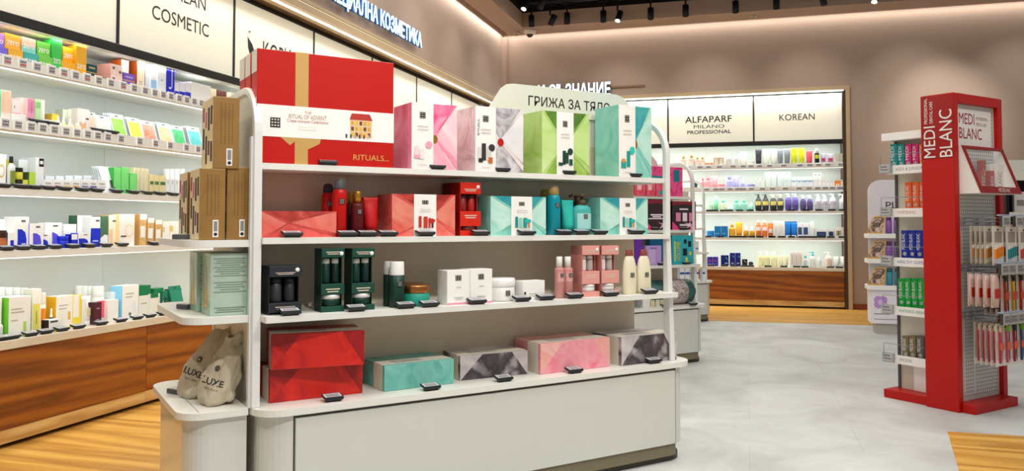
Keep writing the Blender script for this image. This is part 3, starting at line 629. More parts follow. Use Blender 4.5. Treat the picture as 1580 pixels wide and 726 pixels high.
# ================================================================== purple hair care display behind the stand
PV = 10.0
def pfu(px): return BF.hit(px, 400, PV)[0]
x0 = pfu(1343); W_ = .62
r = empty('promo_stand', (x0, PV, 0), 0); tag(r, 'white promotional stand with purple flower print behind the red stand', 'display stand')
b = MB(); b.box(.0, W_, 0, .30, .12, .50, mat('#ece8ee', .4)); b.box(.05, W_, .03, .28, 0, .12, mat('#b5b0a6', .5)); b.build('base_box', r)
b = MB()
for cx, cz in ((.10, .36), (.34, .36)):
    for a in range(4): b.poly([(cx+.036*cos(pi/4+a*pi/2)+.045*cos(k*pi/8), -.0012-.0004*a, cz+.036*sin(pi/4+a*pi/2)+.045*sin(k*pi/8)) for k in range(16)], mat('#bf92d0', .5))
    b.poly([(cx+.03*cos(k*pi/8), -.003, cz+.03*sin(k*pi/8)) for k in range(16)], mat('#dcc3e6', .5))
b.box(.03, .2, -.002, 0, .225, .233, mat('#6a6470', .5)); b.box(.03, .55, -.002, 0, .165, .173, mat('#a08a98', .5)); b.build('flower_print', r)
b = MB(); pts = [(.02, .5), (.02, 1.62)]+[(.02+.14-.14*cos(a*pi/16), 1.62+.14*sin(a*pi/16)) for a in range(1, 9)]+[(W_, 1.76), (W_, .5)]
n = len(pts); b.add([(x, .27, z) for x, z in pts]+[(x, .30, z) for x, z in pts], [tuple(range(n)), tuple(range(2*n-1, n-1, -1))]+[(i, n+i, n+(i+1) % n, (i+1) % n) for i in range(n)], mat('#e4dde4', .5))
b.text('PURE', .21, .268, 1.42, .085, mat('#3a3640', .5), 'l', width=.3); b.build('back_board', r)
for z in (1.085, .80, .50):
    b = MB(); b.box(-.03, W_, -.03, .268, z, z+.05, PAPER); b.build('shelf', r, .002)
for i, z in enumerate((1.137, .852, .552)):
    o = empty('photo_card', (x0-.0, PV, z), 0); tag(o, 'arched gold framed portrait card on the %s shelf of the white promo stand' % ('upper', 'middle', 'lower')[i], 'picture card')
    lean = -.04
    def arch(w0, w1, ins, y, mm, bb, sk=.045):
        q = [(w0+ins, ins), (w1-ins, ins), (w1-ins+sk, .20-ins), (w0+.10, .20-ins), (w0+.07+ins*.5, .17-ins)]
        bb.add([(x+sk*0, y+zz*.25, zz) for x, zz in q], [tuple(range(len(q)))], mm)
    b = MB(); arch(-.04, .13, 0, -.02, mat('#d8a84a', .4), b); arch(-.04, .13, 0, -.014, mat('#b88a3a', .4), b); b.build('gold_frame', o)
    b = MB(); arch(-.04, .13, .014, -.022, wash(['#3a2a22', '#7a5a48', '#d8b8a4', '#8a6a58'], 14), b); b.build('portrait', o)
    for k in range(3):
        c = ('#8f5fae', '#8f5fae', '#3f93a8')[i]
        b = MB(); b.lathe([(0, 0), (1, .002), (1, .15), (.6, .155), (.55, .158)], mat(c, .35), rx=.035, ry=.03, seg=14)
        q = b.build('hair_tube', None, 0, (x0+.205+.085*k, PV+.05, z-.0015)); tag(q, '%s hair bottle, %s beside the %s portrait card on the promo stand' % (('violet', 'violet', 'blue')[i], ('first', 'second', 'third')[k], ('upper', 'middle', 'lower')[i]), 'bottle', 'bottles on the white promo stand')
        b = MB(); b.lathe([(.9, .150), (.9, .195), (0, .197)], mat('#5d3a72' if i < 2 else '#2a6a7c', .35), rx=.033, ry=.03, seg=14); b.build('cap', q)
# ================================================================== black shelf unit at the far right edge
BV = 10.4
x0 = BF.hit(1552, 300, BV)[0]; r = empty('makeup_shelf', (x0, BV, 0)); tag(r, 'black shelf unit with white shelves at the right edge behind the stand', 'shelf unit')
b = MB(); b.box(0, 1.2, .3, .33, .1, 1.98, BLACK); b.box(0, .03, 0, .3, .1, 1.72, BLACK); b.box(0, 1.2, 0, .32, 0, .35, WHITE); b.build('carcass', r)
b = MB(); b.box(0, 1.2, -.02, .04, 1.74, 1.97, mat('#e9e6da', .4)); b.text('САТАЛОГ', .18, -.021, 1.82, .07, DARK, 'l', width=.5); b.build('header_board', r)
for z in (1.33, 1.02, .72, .40):
    b = MB(); b.box(.03, 1.2, -.02, .3, z, z+.05, mat('#e0ded6', .4)); b.build('shelf', r)
for k, (px, z, w, h, c, lab) in enumerate(((.10, 1.382, .12, .23, '#dcdad6', 'white slim box on the top shelf of the black unit'), (.30, 1.382, .16, .10, '#d86a2a', 'orange low box on the top shelf of the black unit'), (.33, 1.484, .14, .13, '#efeeea', 'white box lying on the orange one in the black unit'),
      (.06, 1.072, .09, .17, '#d88a9a', 'pink card on the second shelf of the black unit'), (.30, 1.072, .15, .2, '#e8e6e2', 'white carton on the second shelf of the black unit'), (.12, .772, .14, .18, '#cfc7bd', 'beige carton on the third shelf of the black unit'), (.32, .452, .16, .17, '#e4e0da', 'pale carton on the lowest shelf of the black unit'))):
    b = MB(); b.box(0, w, 0, .08, 0, h, mat(c, .4)); b.box(w*.2, w*.8, -.001, 0, h*.3, h*.6, mat('#8a8680', .4)); tag(b.build('carton', None, .001, (x0+px, BV+.06, z)), lab, 'carton')
# ================================================================== goods: builders (local: x along the front, y deep, z up, front at y = 0)
def M_(c, **k): return c if not isinstance(c, (str, tuple)) else mat(c, k.pop('rough', .4), **k)
def lines(b, x0, x1, z0, z1, n, col=LINE, y=-.0007, fill=.45):
    for i in range(n):
        z = z1-(z1-z0)*(i+.5)/n; hh = (z1-z0)/n*fill*.5; w = (x1-x0)*(1, .8, .92, .6)[i % 4]; xm = (x0+x1)/2
        b.poly([(xm-w/2, y, z-hh), (xm+w/2, y, z-hh), (xm+w/2, y, z+hh), (xm-w/2, y, z+hh)], col)
def fr_poly(b, w, h, pts, m, y): b.poly([(-w/2+w*p[0], y, h*p[1]) for p in pts], m)
def carton(name, w, h, d, f, s=None, t=None, deco=(), txt=None, bevel=.001, loc=None, ang=0):
    """deco: (x0, z0, x1, z1, colour) or (colour, [(x, z) ...]) in fractions of the front; txt: (text, x, z, height, colour, width)"""
    b = MB(); F = M_(f); S_ = M_(s) if s else F; T = M_(t) if t else F
    b.box(-w/2, w/2, 0, d, 0, h, S_, front=F, top=T, left=S_, right=S_)
    y = -.0006
    for q in deco:
        if len(q) == 2: fr_poly(b, w, h, q[1], M_(q[0]), y)
        else: fr_poly(b, w, h, [(q[0], q[1]), (q[2], q[1]), (q[2], q[3]), (q[0], q[3])], M_(q[4]), y)
        y -= .00025
    if txt:
        for tx in (txt if isinstance(txt, list) else [txt]): b.text(tx[0], -w/2+w*tx[1], y-.0003, h*tx[2], h*tx[3], M_(tx[4]), 'c', width=w*tx[5])
    return b.build(name, None, bevel, loc, ang)
def arcp(b, prof_r, z0, z1, rx, ry, cy, m, a=.9, k=1.012):
    b.lathe([(prof_r*k, z0), (prof_r*k, z1)], m, c=(0, cy, 0), rx=rx, ry=ry, seg=12, a0=-pi/2-a, a1=-pi/2+a)
def bottle(name, kind, w, h, d, body, cap, label=None, lab2=None, loc=None, ang=0, logo=False):
    rx = w/2; ry = (d or w)/2; cy = ry; B = M_(body); C_ = M_(cap); SG = 18
    def L(prof, mm, nm, par, **k):
        b = MB(); b.lathe([(r_, z*h) for r_, z in prof], mm, c=(0, cy, 0), rx=rx, ry=ry, seg=SG, **k); return b.build(nm, par, 0, loc if par is None else None, ang if par is None else 0)
    if kind == 'round':
        o = L([(.86, 0), (.96, .015), (1, .05), (1, .60), (.93, .69), (.6, .75), (.42, .77), (.42, .79)], B, name, None); L([(.46, .79), (.48, .8), (.48, .985), (.42, 1), (0, 1)], C_, 'cap', o); lz = (.12, .55)
    elif kind == 'cyl':       # straight bottle with a full-width cap
        o = L([(.9, 0), (1, .02), (1, .70), (.94, .705)], B, name, None); L([(.98, .705), (.98, .72), (.93, .98), (.88, 1), (0, 1)], C_, 'cap', o); lz = (.12, .6)
    elif kind == 'can':
        o = L([(.9, 0), (1, .015), (1, .72), (.93, .77), (.72, .81), (.66, .82)], B, name, None); L([(.76, .80), (.80, .82), (.80, .86), (.72, .93), (.5, .97), (0, .975)], C_, 'cap', o); lz = (.5, .66)
        if lab2: L([(.86, .82), (.86, .93), (.78, .985), (.6, 1), (0, 1)], CLEAR, 'clear_overcap', o)
    elif kind == 'mist':
        o = L([(.9, 0), (1, .02), (1, .68), (.9, .73), (.5, .74)], B, name, None); L([(.62, .74), (.62, .99), (.57, 1), (0, 1)], C_, 'cap', o); lz = (.40, .62)
    elif kind == 'pump':
        o = L([(.86, 0), (.97, .015), (1, .05), (1, .58), (.92, .66), (.55, .72), (.36, .735)], B, name, None)
        b = MB(); b.lathe([(.40*rx, .73*h), (.42*rx, .74*h), (.42*rx, .83*h), (.3*rx, .845*h), (.14*rx, .85*h), (.14*rx, .93*h)], C_, c=(0, cy, 0), seg=12)
        b.lathe([(.34*rx, .92*h), (.36*rx, .93*h), (.36*rx, .99*h), (.3*rx, h), (0, h)], C_, c=(0, cy, 0), seg=12)
        b.box(-rx*1.15, 0, cy-.14*rx, cy+.14*rx, .945*h, .99*h, C_); b.box(-rx*1.15, -rx*.98, cy-.12*rx, cy+.12*rx, .92*h, .95*h, C_); b.build('pump_head', o); lz = (.14, .52)
    elif kind == 'oval':      # oval shampoo bottle that tapers to its pump
        o = L([(.7, 0), (.84, .02), (.95, .2), (1, .42), (.9, .62), (.62, .74), (.34, .80)], B, name, None)
        b = MB(); b.lathe([(.38*rx, .79*h), (.40*rx, .8*h), (.40*rx, .88*h), (.2*rx, .9*h), (.2*rx, .95*h)], C_, c=(0, cy, 0), seg=12)
        b.lathe([(.34*rx, .94*h), (.34*rx, .99*h), (0, h)], C_, c=(0, cy, 0), seg=12); b.box(-rx*.95, 0, cy-.13*rx, cy+.13*rx, .95*h, .985*h, C_); b.build('pump_head', o); lz = (.34, .58)
    elif kind == 'dropper':
        o = L([(.9, 0), (1, .02), (1, .5), (.88, .56), (.4, .6)], B, name, None); L([(.46, .6), (.48, .61), (.48, .72), (.30, .73), (.32, .8), (.3, .95), (.2, 1), (0, 1)], C_, 'dropper_cap', o); lz = (.1, .46)
    elif kind == 'jar':
        o = L([(.88, 0), (.96, .03), (.98, .1), (.97, .6), (.9, .64)], B, name, None); L([(.97, .63), (1, .66), (1, .95), (.95, 1), (0, 1)], C_, 'lid', o); lz = (.15, .5)
    elif kind == 'lotion':    # tall flattened flask with a wide flip cap
        o = L([(.80, 0), (.92, .02), (1, .12), (1, .45), (.92, .62), (.72, .78), (.52, .85), (.48, .86)], B, name, None); L([(.52, .855), (.55, .865), (.46, .99), (.42, 1), (0, 1)], C_, 'cap', o); lz = (.2, .5)
    elif kind == 'tube':
        n = 18; b = MB(); vs = []; fs = []
        secs = [(.15, .80, .80), (.30, .84, .78), (.55, .90, .60), (.8, .96, .28), (.94, 1, .06), (1, 1, .04)]
        for z, a, e in secs:
            for i in range(n): t = 2*pi*i/n; vs.append((rx*a*cos(t), cy+ry*e*sin(t), z*h))
        for j in range(len(secs)-1):
            for i in range(n): q = (i+1) % n; fs.append((j*n+i, j*n+q, (j+1)*n+q, (j+1)*n+i))
        fs += [tuple(range(n-1, -1, -1)), tuple((len(secs)-1)*n+i for i in range(n))]
        b.add(vs, fs, B, True); o = b.build(name, None, 0, loc, ang); L([(.76, 0), (.78, .01), (.78, .15), (.7, .155), (0, .155)], C_, 'cap', o); lz = None
        if label:
            b = MB(); b.box(-rx*.62, rx*.62, cy-ry*.86, cy-ry*.80, h*.32, h*.6, M_(label)); b.build('label', o)
    if label and lz:
        b = MB(); arcp(b, 1, lz[0]*h, lz[1]*h, rx, ry, cy, M_(label)); b.build('label', o)
    if logo and lz:
        zc = h*(lz[1]-.02); q = min(rx*.38, .0115)
        b = MB(); b.box(-q, q, -.0025, -.0008, zc-q*2, zc, DARK)
        for i in range(3):
            for j in range(3): b.box(-q*.75+q*.55*i, -q*.45+q*.55*i, -.003, -.0025, zc-q*1.75+q*.6*j, zc-q*1.45+q*.6*j, mat('#b9b4a6', .5))
        b.build('logo_patch', o)
    return o
def sachet(name, w, h, face, rim, lean, loc, ang, deco=True):
    b = MB(); dy = sin(lean)*h; dz = cos(lean)*h
    def Q(x, s, o=0): return (x, dy*s+o*cos(lean), dz*s-o*sin(lean)*0+.0005)
    R_ = M_(rim); t = .004
    b.add([Q(-w/2, 0), Q(w/2, 0), Q(w/2, 1), Q(-w/2, 1), Q(-w/2, 0, t), Q(w/2, 0, t), Q(w/2, 1, t), Q(-w/2, 1, t)], [(0, 1, 2, 3), (7, 6, 5, 4), (0, 4, 5, 1), (1, 5, 6, 2), (2, 6, 7, 3), (3, 7, 4, 0)], R_)
    if face:
        b.add([Q(-w*.42, .06, -.0012), Q(w*.42, .06, -.0012), Q(w*.42, .82, -.0012), Q(-w*.42, .82, -.0012)], [(0, 1, 2, 3)], M_(face))
        b.add([Q(-w*.12, .9, -.0012), Q(w*.12, .9, -.0012), Q(w*.12, .94, -.0012), Q(-w*.12, .94, -.0012)], [(0, 1, 2, 3)], DARK)
    return b.build(name, None, 0, loc, ang)
class Row:
    """one shelf: remembers what stands on it so that each price tag can be told by the thing behind it"""
    def __init__(s, fr, z, v, where): s.fr = fr; s.z = z; s.v = v; s.where = where; s.items = []
    def geo(s, x0, x1, yt, dv, zb=None):
        v = s.v+dv; u0, zt = s.fr.hit(x0, yt, v); u1, _ = s.fr.hit(x1, yt, v); zb = s.z if zb is None else zb
        return (u0+u1)/2, u1-u0, zt-zb, s.fr.P((u0+u1)/2, v, zb)
    def C(s, x0, x1, yt, dv, short, f, sd=None, t=None, deco=(), txt=None, d=None, name='carton', cat='carton', zb=None, group=None, bevel=.001, where=None):
        u, w, h, p = s.geo(x0, x1, yt, dv, zb)
        d = d or min(w, .12)
        o = carton(name, w, h, d, f, sd, t, deco, txt, bevel, p, s.fr.a); s.fin(o, short, cat, x0, x1, group, where, zb); o['_h'] = h; return o
    def B(s, kind, x0, x1, yt, dv, short, body, cap, label=None, lab2=None, d=None, name='bottle', cat='bottle', zb=None, group=None, logo=False, where=None):
        u, w, h, p = s.geo(x0, x1, yt, dv, zb)
        o = bottle(name, kind, w, h, d and d*w, body, cap, label, lab2, p, s.fr.a, logo); s.fin(o, short, cat, x0, x1, group, where, zb); return o
    def fin(s, o, short, cat, x0, x1, group, where, zb):
        lab = short+' '+(where or s.where)
        if not group: group = cat+('es ' if cat.endswith('x') else 's ')+(where or s.where)
        tag(o, lab, cat, group)
        if zb is None: s.items.append(((x0+x1)/2, short))
    def tags(s, xs, kind, dv=-.0, w=None):
        used = {}
        names = []
        for x in xs:
            it = min(s.items, key=lambda i: abs(i[0]-x)) if s.items else (0, 'shelf edge')
            names.append(it[1]); used.setdefault(it[1], []).append(x)
        for x, nm in zip(xs, names):
            k = used[nm]; pre = ''
            if len(k) > 1: pre = ('left ', 'right ')[k.index(x)] if len(k) == 2 else ('left ', 'middle ', 'right ', 'far right ', 'farthest right ')[k.index(x)]
            nm = ' '.join(nm.split()[:7])
            lab = '%sprice tag by the %s %s' % (pre, nm, s.where)
            lab = ' '.join(lab.split()[:16])
            while lab in LABELS: lab = ('another '+lab)
            lab = ' '.join(lab.split()[:16])
            s.tag1(x, kind, dv, lab)
    def tag1(s, x, kind, dv, lab):
        fr = s.fr
        if kind == 'flat':
            u, _ = fr.hit(x, 400, s.v+dv); o = empty('shelf_price_tag', fr.P(u, s.v+dv, s.z), fr.a); tag(o, lab, 'price tag', 'price tags '+s.where)
            W2 = .040; b = MB(); vs = []
            for z, y0, y1, k in ((.004, -.004, .030, .82), (.012, -.012, .036, 1), (.020, -.010, .040, 1)):
                vs += [(-W2*k, y0, z), (W2*k, y0, z), (W2*k, y1, z+.008), (-W2*k, y1, z+.008)]
            fs = [(3, 2, 1, 0), (8, 9, 10, 11)]+[(j*4+i, j*4+(i+1) % 4, j*4+4+(i+1) % 4, j*4+4+i) for j in range(2) for i in range(4)]
            b.add(vs, fs, DARK); b.box(-.03, .03, -.004, .022, 0, .006, BLACK); b.build('tag_body', o)
            b = MB(); b.add([(-W2*.88, -.006, .0206), (W2*.88, -.006, .0206), (W2*.88, .034, .0278), (-W2*.88, .034, .0278)], [(0, 1, 2, 3)], mat('#d5d6d6', .3))
            b.add([(-W2*.7, -.001, .0218), (W2*.7, -.001, .0218), (W2*.7, .028, .0271), (-W2*.7, .028, .0271)], [(0, 1, 2, 3)], mat('#9a979c', .35)); b.build('tag_screen', o)
        elif kind == 'small':
            u, _ = fr.hit(x, 400, s.v+dv); o = empty('shelf_price_tag', fr.P(u, s.v+dv, s.z), fr.a); tag(o, lab, 'price tag', 'price tags '+s.where)
            b = MB(); b.box(-.05, .05, -.012, .03, 0, .022, DARK, top=mat('#8f9092', .4)); b.build('tag_body', o)
        else:
            u, _ = fr.hit(x, 150, s.v+dv); o = empty('shelf_price_tag', fr.P(u, s.v+dv, s.z), fr.a); tag(o, lab, 'price tag', 'price tags '+s.where)
            W2, H0, H1 = (.029, -.032, .032) if kind == 'rail' else (.05, -.022, .02)
            b = MB(); b.box(-W2, W2, -.012, 0, H0, H1, mat('#f4f4f2', .35)); b.build('tag_body', o, .0015)
            red = kind == 'rail' and int(x*7) % 4 == 0
            b = MB(); b.box(-W2*.76, W2*.76, -.0128, -.0121, H0*.66, H1*.66, LCD); b.box(-W2*.6, W2*.3, -.0133, -.0129, .006, .014, LCDT); b.box(-W2*.66, W2*.66, -.0133, -.0129, -.012, -.002, LCDR if red else LCDT); b.box(W2*.5, W2*.68, -.0133, -.0129, .008, .016, DARK); b.build('tag_screen', o)
# ================================================================== goods on the front gondola
def logo(x0, z0, x1, z1):        # small dark square stamp with pale glyphs, as deco rows
    out = [(x0, z0, x1, z1, DARK)]; w = (x1-x0)/3; h = (z1-z0)/3; g = mat('#cfc6b4', .5)
    for i in range(3):
        for j in range(3): out.append((x0+w*(i+.25), z0+h*(j+.25), x0+w*(i+.75), z0+h*(j+.7), g))
    return out
def fold(c_dark, c_mid, c_light, edge, L=0., R=1., cx=.62, cz=.48, k=1.0):     # folded paper facets that meet under a seal
    return [(c_mid, [(L, 0), (R, 0), (R, 1), (L, 1)]), (c_light, [(L, 0), (cx, cz), (L, 1)]), (c_dark, [(L, 1), (cx, cz), (R, 1)]), (c_light, [(R, 1), (cx, cz), (R, .15)]), (c_mid, [(L, 0), (cx, cz), (R, .0)]),
            (edge, [(L, 1), (L+.05, 1), (cx, cz+.02), (cx, cz-.03)]), (edge, [(L, 0), (L+.07, 0), (cx, cz+.02), (cx, cz-.03)]), (edge, [(R, 1), (R-.06, 1), (cx, cz-.02), (cx, cz+.03)]), (edge, [(R, .12), (R, .02), (cx, cz-.02), (cx, cz+.03)])]
def band(x0, x1, prods, dot, m=PAPER):
    w = x1-x0
    out = [(x0, 0, x1, 1, m)]+logo(x0+w*.36, .76, x0+w*.64, .86)
    for px, pz, pw, ph, c in prods: out.append((x0+w*px, pz, x0+w*(px+pw), pz+ph, c))
    if dot: out.append((dot, [(x0+w*(.78+.16*cos(a*pi/6)), .37+.055*sin(a*pi/6)) for a in range(12)]))
    for i in range(2): out.append((x0+w*.25, .64-.05*i, x0+w*.75, .655-.05*i, mat('#d8d4cc', .5)))
    out.append((x0+w*.3, .06, x0+w*.7, .068, mat('#c4c0b8', .5)))
    return out
PINKS = [wash(['#f7d3da', '#f4a9bb', '#f9e3e6'], 5), wash(['#e8467f', '#f58ab0', '#f9c3d2'], 6), wash(['#fbeaec', '#f3c3cf', '#f2a7ba'], 4), wash(['#f06a95', '#f9a5bd'], 5)]
GRYS = [wash(['#8f8b90', '#c6c2c6', '#e2dfe2'], 7, dist=3), wash(['#6d6a70', '#b4b0b5', '#dad7da'], 9, dist=3), wash(['#efedee', '#cbc8cb'], 5), wash(['#d9c6c6', '#f0e4e2', '#b7a6a8'], 6)]
GRNS = [wash(['#6f9a34', '#93bb4c', '#b5d478'], 5), wash(['#3f6a22', '#5c8a30', '#7fa84a'], 6), wash(['#b7d87c', '#d6ecaa'], 5), wash(['#9cc552', '#c3de8c'], 6)]
TEALS = [wash(['#5fb3a8', '#86cdbf', '#a9ddd0'], 5), wash(['#1f8fa0', '#3fa7ad', '#67bdb8'], 6), wash(['#a5dccc', '#c7ebdf', '#7fcabb'], 5), wash(['#6fc4b6', '#9fdacb'], 6)]
REDS = [wash(['#d23a34', '#e8625a', '#c22a28'], 6), wash(['#8f2420', '#c4443c', '#e07a6a'], 7), wash(['#ea8a7c', '#e0574c'], 6), wash(['#b0302a', '#dd5a50'], 6)]
EDGES = mat('#e9e2d4', .5)
S1 = Row(GF, 1.495, 3.305, 'on the top gondola shelf')
# big red calendar boxes, three one behind another
RB = mat('#bd0e02', .5, vary=.02); RBS = mat('#c42b24', .45); RIB = mat('#cda463', .4, metal=.15)
for k, lab in enumerate(('huge red gift box with gold ribbon and white sleeve at the shelf front', 'second huge red gift box standing right behind the front one', 'third huge red gift box at the back with its end showing')):
    uL, zt = GF.hit(397.5, 73.5, 3.31); uR, zb = GF.hit(607, 258, 3.31)
    w = uR-uL; h = zt-1.496; cx = (uL+uR)/2-.0*k
    r = empty('gift_box', GF.P(cx, 3.312+.098*k+(.01 if k else 0), 1.4955), GA); tag(r, lab, 'gift box', None)
    b = MB(); b.box(-w/2, w/2, 0, .088, 0, h, RB, left=RBS, top=PAPER); b.build('box', r, .002)
    b = MB(); b.box(-w/2-.0012, w/2+.0012, -.0012, .0892, h*.235, h*.515, PAPER, left=mat('#c8463c', .5)); b.box(-w/2-.0016, -w/2-.0013, .001, .087, h*.50, h*.57, PAPER); b.box(-w/2-.0016, -w/2-.0013, .001, .087, h*.80, h*.998, mat('#e4dbd0', .5))
    if k == 0:
        def X(p): return -w/2+w*(p-403)/204.
        for i in range(3):
            for j in range(3): pass
        lx = X(421.5); lz = h*.315; q = .0205
        b.box(lx, lx+2*q, -.0018, -.0013, lz, lz+2*q, DARK)
        for i in range(3):
            for j in range(3): b.box(lx+.005+.012*i, lx+.012+.012*i, -.0022, -.0018, lz+.006+.012*j, lz+.012+.012*j, mat('#d8d0bc', .5))
        gt = mat('#b08a58', .5)
        b.text('THE', X(475), -.0018, h*.452, .012, gt, width=.03); b.text('RITUAL OF ADVENT', X(475), -.0018, h*.405, .018, gt, width=.16); b.text('Create moments Celebrations', X(475), -.0018, h*.372, .013, mat('#b0604c', .5), width=.175)
        b.box(X(462), X(486), -.0016, -.0013, h*.305, h*.335, mat('#d9c9a8', .5)); b.box(X(462)+.002, X(486)-.002, -.0018, -.0016, h*.305+.002, h*.335-.002, PAPER)
        # little printed house
        hx = X(538); hw = X(572)-hx; z0 = h*.265
        b.box(hx, hx+hw, -.0017, -.0013, z0, z0+h*.165, mat('#e0c49a', .5)); b.poly([(hx-.003, -.0018, z0+h*.165), (hx+hw+.003, -.0018, z0+h*.165), (hx+hw-.01, -.0018, z0+h*.225), (hx+.008, -.0018, z0+h*.225)], mat('#b83a30', .5))
        for i in range(5):
            for j in range(3): b.box(hx+hw*(.05+.19*i), hx+hw*(.17+.19*i), -.0021, -.0017, z0+h*(.012+.053*j), z0+h*(.048+.053*j), mat(('#e8b83c', '#7a3a2c', '#d8a43c')[(i+j) % 3], .5))
        for i in range(6): b.box(hx-.02+hw*.2*i, hx-.012+hw*.2*i, -.0024, -.0021, z0-h*.004, z0+h*.03, mat(('#5a3a6a', '#2a6a5a', '#b8a090', '#3a3a4a', '#7a3a3a', '#c8b8a8')[i], .5))
    o = b.build('paper_sleeve', r); tag(o, 'white paper sleeve with small stamp and printed house' if k == 0 else None)
    b = MB(); rx0 = -w/2+w*.262; rx1 = -w/2+w*.355
    b.box(rx0, rx1, -.0009, .0886, 0.0, h+.0009, RIB)
    b.add([(rx0+.0, -.0010, h*.235), (rx0-.06, -.0010, h*.235), (rx0-.02, -.0010, h*.165), (rx0, -.001, h*.2)], [(3, 2, 1, 0)], RIB) if k == 0 else None
    b.add([(rx1, -.0010, h*.235), (rx1+.055, -.0010, h*.235), (rx1+.05, -.001, h*.19), (rx1, -.0010, h*.135)], [(0, 1, 2, 3)], RIB) if k == 0 else None
    b.build('ribbon', r)
    if k == 0: b = MB(); b.text('RITUALS...', w/2-.02, -.0008, h*.06, .024, mat('#d8a858', .4), 'r', width=.165); b.build('gold_lettering', r)
S1.items.append((505, 'huge red gift box'))
def gift(x0, x1, yt, dv, short, P, bandx, prods, dot, d, where=None, row=S1, seal=None, cx=.62, top=None, extra=()):
    deco = fold(P[1], P[0], P[2], P[3], cx=cx)
    if seal: deco.append((seal, [(cx+.065*cos(a*pi/6), .46+.065*1.0*sin(a*pi/6)) for a in range(12)]))
    if bandx: deco += band(bandx[0], bandx[1], prods, dot)
    deco += list(extra)
    o = row.C(x0, x1, yt, dv, short, P[0], P[3], top or P[1], deco, None, d=d, name='gift_box', cat='gift box', where=where, bevel=.0015)
    hgt = o['_h']
    w = o.dimensions.x if False else None
    if bandx: pass
    return o
K = mat('#2b2b2d', .4)
gift(635, 705, 157, 0, 'tall pink folded paper gift box with white band', PINKS, (0.0, .47), ((.12, .2, .2, .14, '#f3d7d8'), (.36, .15, .2, .15, '#f7e3e2'), (.1, .16, .28, .05, '#f0a9b8')), '#f4a6bc', .20, seal=GOLD, cx=.5)
gift(733, 807, 163, 0, 'tall grey marbled gift box with white band and red seal', GRYS, (-.0, .42), ((.1, .17, .16, .2, '#dcd9d6'), (.3, .17, .2, .26, '#3a3638'), (.56, .17, .2, .22, '#d6d3d0'), (.15, .14, .2, .06, '#2c2a2c'), (.62, .13, .2, .09, '#c86a2a')), '#3a383c', .20, seal=mat('#b82018', .35), cx=.52)
gift(836, 908.5, 170, 0, 'green leaf coloured folded paper gift box with white band', GRNS, (.30, .66), ((.1, .14, .25, .05, '#1f4a3a'), (.34, .16, .18, .22, '#1c4034'), (.52, .18, .16, .17, '#1f4a3a'), (.72, .15, .2, .1, '#24503f')), '#1f4436', .17, cx=.48)
gift(954, 1004.5, 161, 0, 'tall turquoise folded paper gift box with white band', TEALS, (-.0, .50), ((.12, .12, .3, .1, '#2aa39a'), (.46, .14, .2, .22, '#1f9a92'), (.16, .2, .2, .05, '#d8943c')), '#3cc4b4', .20, seal=GOLD, cx=.5)
_g = [o for o in COL.objects if str(o.get('label', '')).startswith('tall grey marbled')][0]
_bb = [v.co for v in _g.data.vertices]; _w = max(c.x for c in _bb)*2
b = MB(); b.text('RITUALS...', -_w*.5+.022, -.0045, .17, .011, DARK, 'l', width=.085, M=Matrix.Rotation(-pi/2, 4, 'Y')); b.build('lettering', _g)
S1.tags((505, 674, 775, 878, 981), 'flat', -.0)
S2 = Row(GF, 1.193, 3.275, 'on the second gondola shelf')
S2.C(403, 519, 325, .05, 'low wide red folded paper gift box', REDS[0], REDS[3], REDS[2], fold(REDS[1], REDS[0], REDS[2], REDS[3], cx=.35, cz=.55), d=.18, name='gift_box', cat='gift box')
RC = mat('#c01512', .3)
S2.B('can', 500, 519.5, 280, .17, 'rear red spray can with dark cap', RC, '#3a2f33', logo=True)
S2.B('can', 517, 538.5, 273, .05, 'front red spray can with clear overcap', RC, '#4a4a52', lab2=1, logo=True)
S2.B('mist', 537, 549, 295.5, .14, 'rear dark red mist bottle with gold cap', '#4a1216', GOLD)
S2.B('mist', 546, 564, 294.5, .05, 'front dark red mist bottle with gold cap', '#5a1218', GOLD, logo=True)
S2.C(551, 567, 304.5, .16, 'dark red slim carton behind the red tube', '#8e1216', d=.05)
S2.B('tube', 565, 588, 303.5, .05, 'broad red cream tube standing on its cap', '#bc1418', '#9c1014', logo=False)
gift(605, 702, 298.6, .045, 'wide orange red folded paper gift set with white band', [REDS[2], REDS[1], wash(['#eb9a86', '#d8483c'], 6), REDS[0]], (.335, .69), ((.2, .21, .13, .27, '#c03a2c'), (.42, .2, .18, .27, '#c8402e'), (.64, .2, .09, .24, '#c8402e'), (.78, .2, .08, .22, '#4a2a20')), '#c0302a', .17, row=S2)
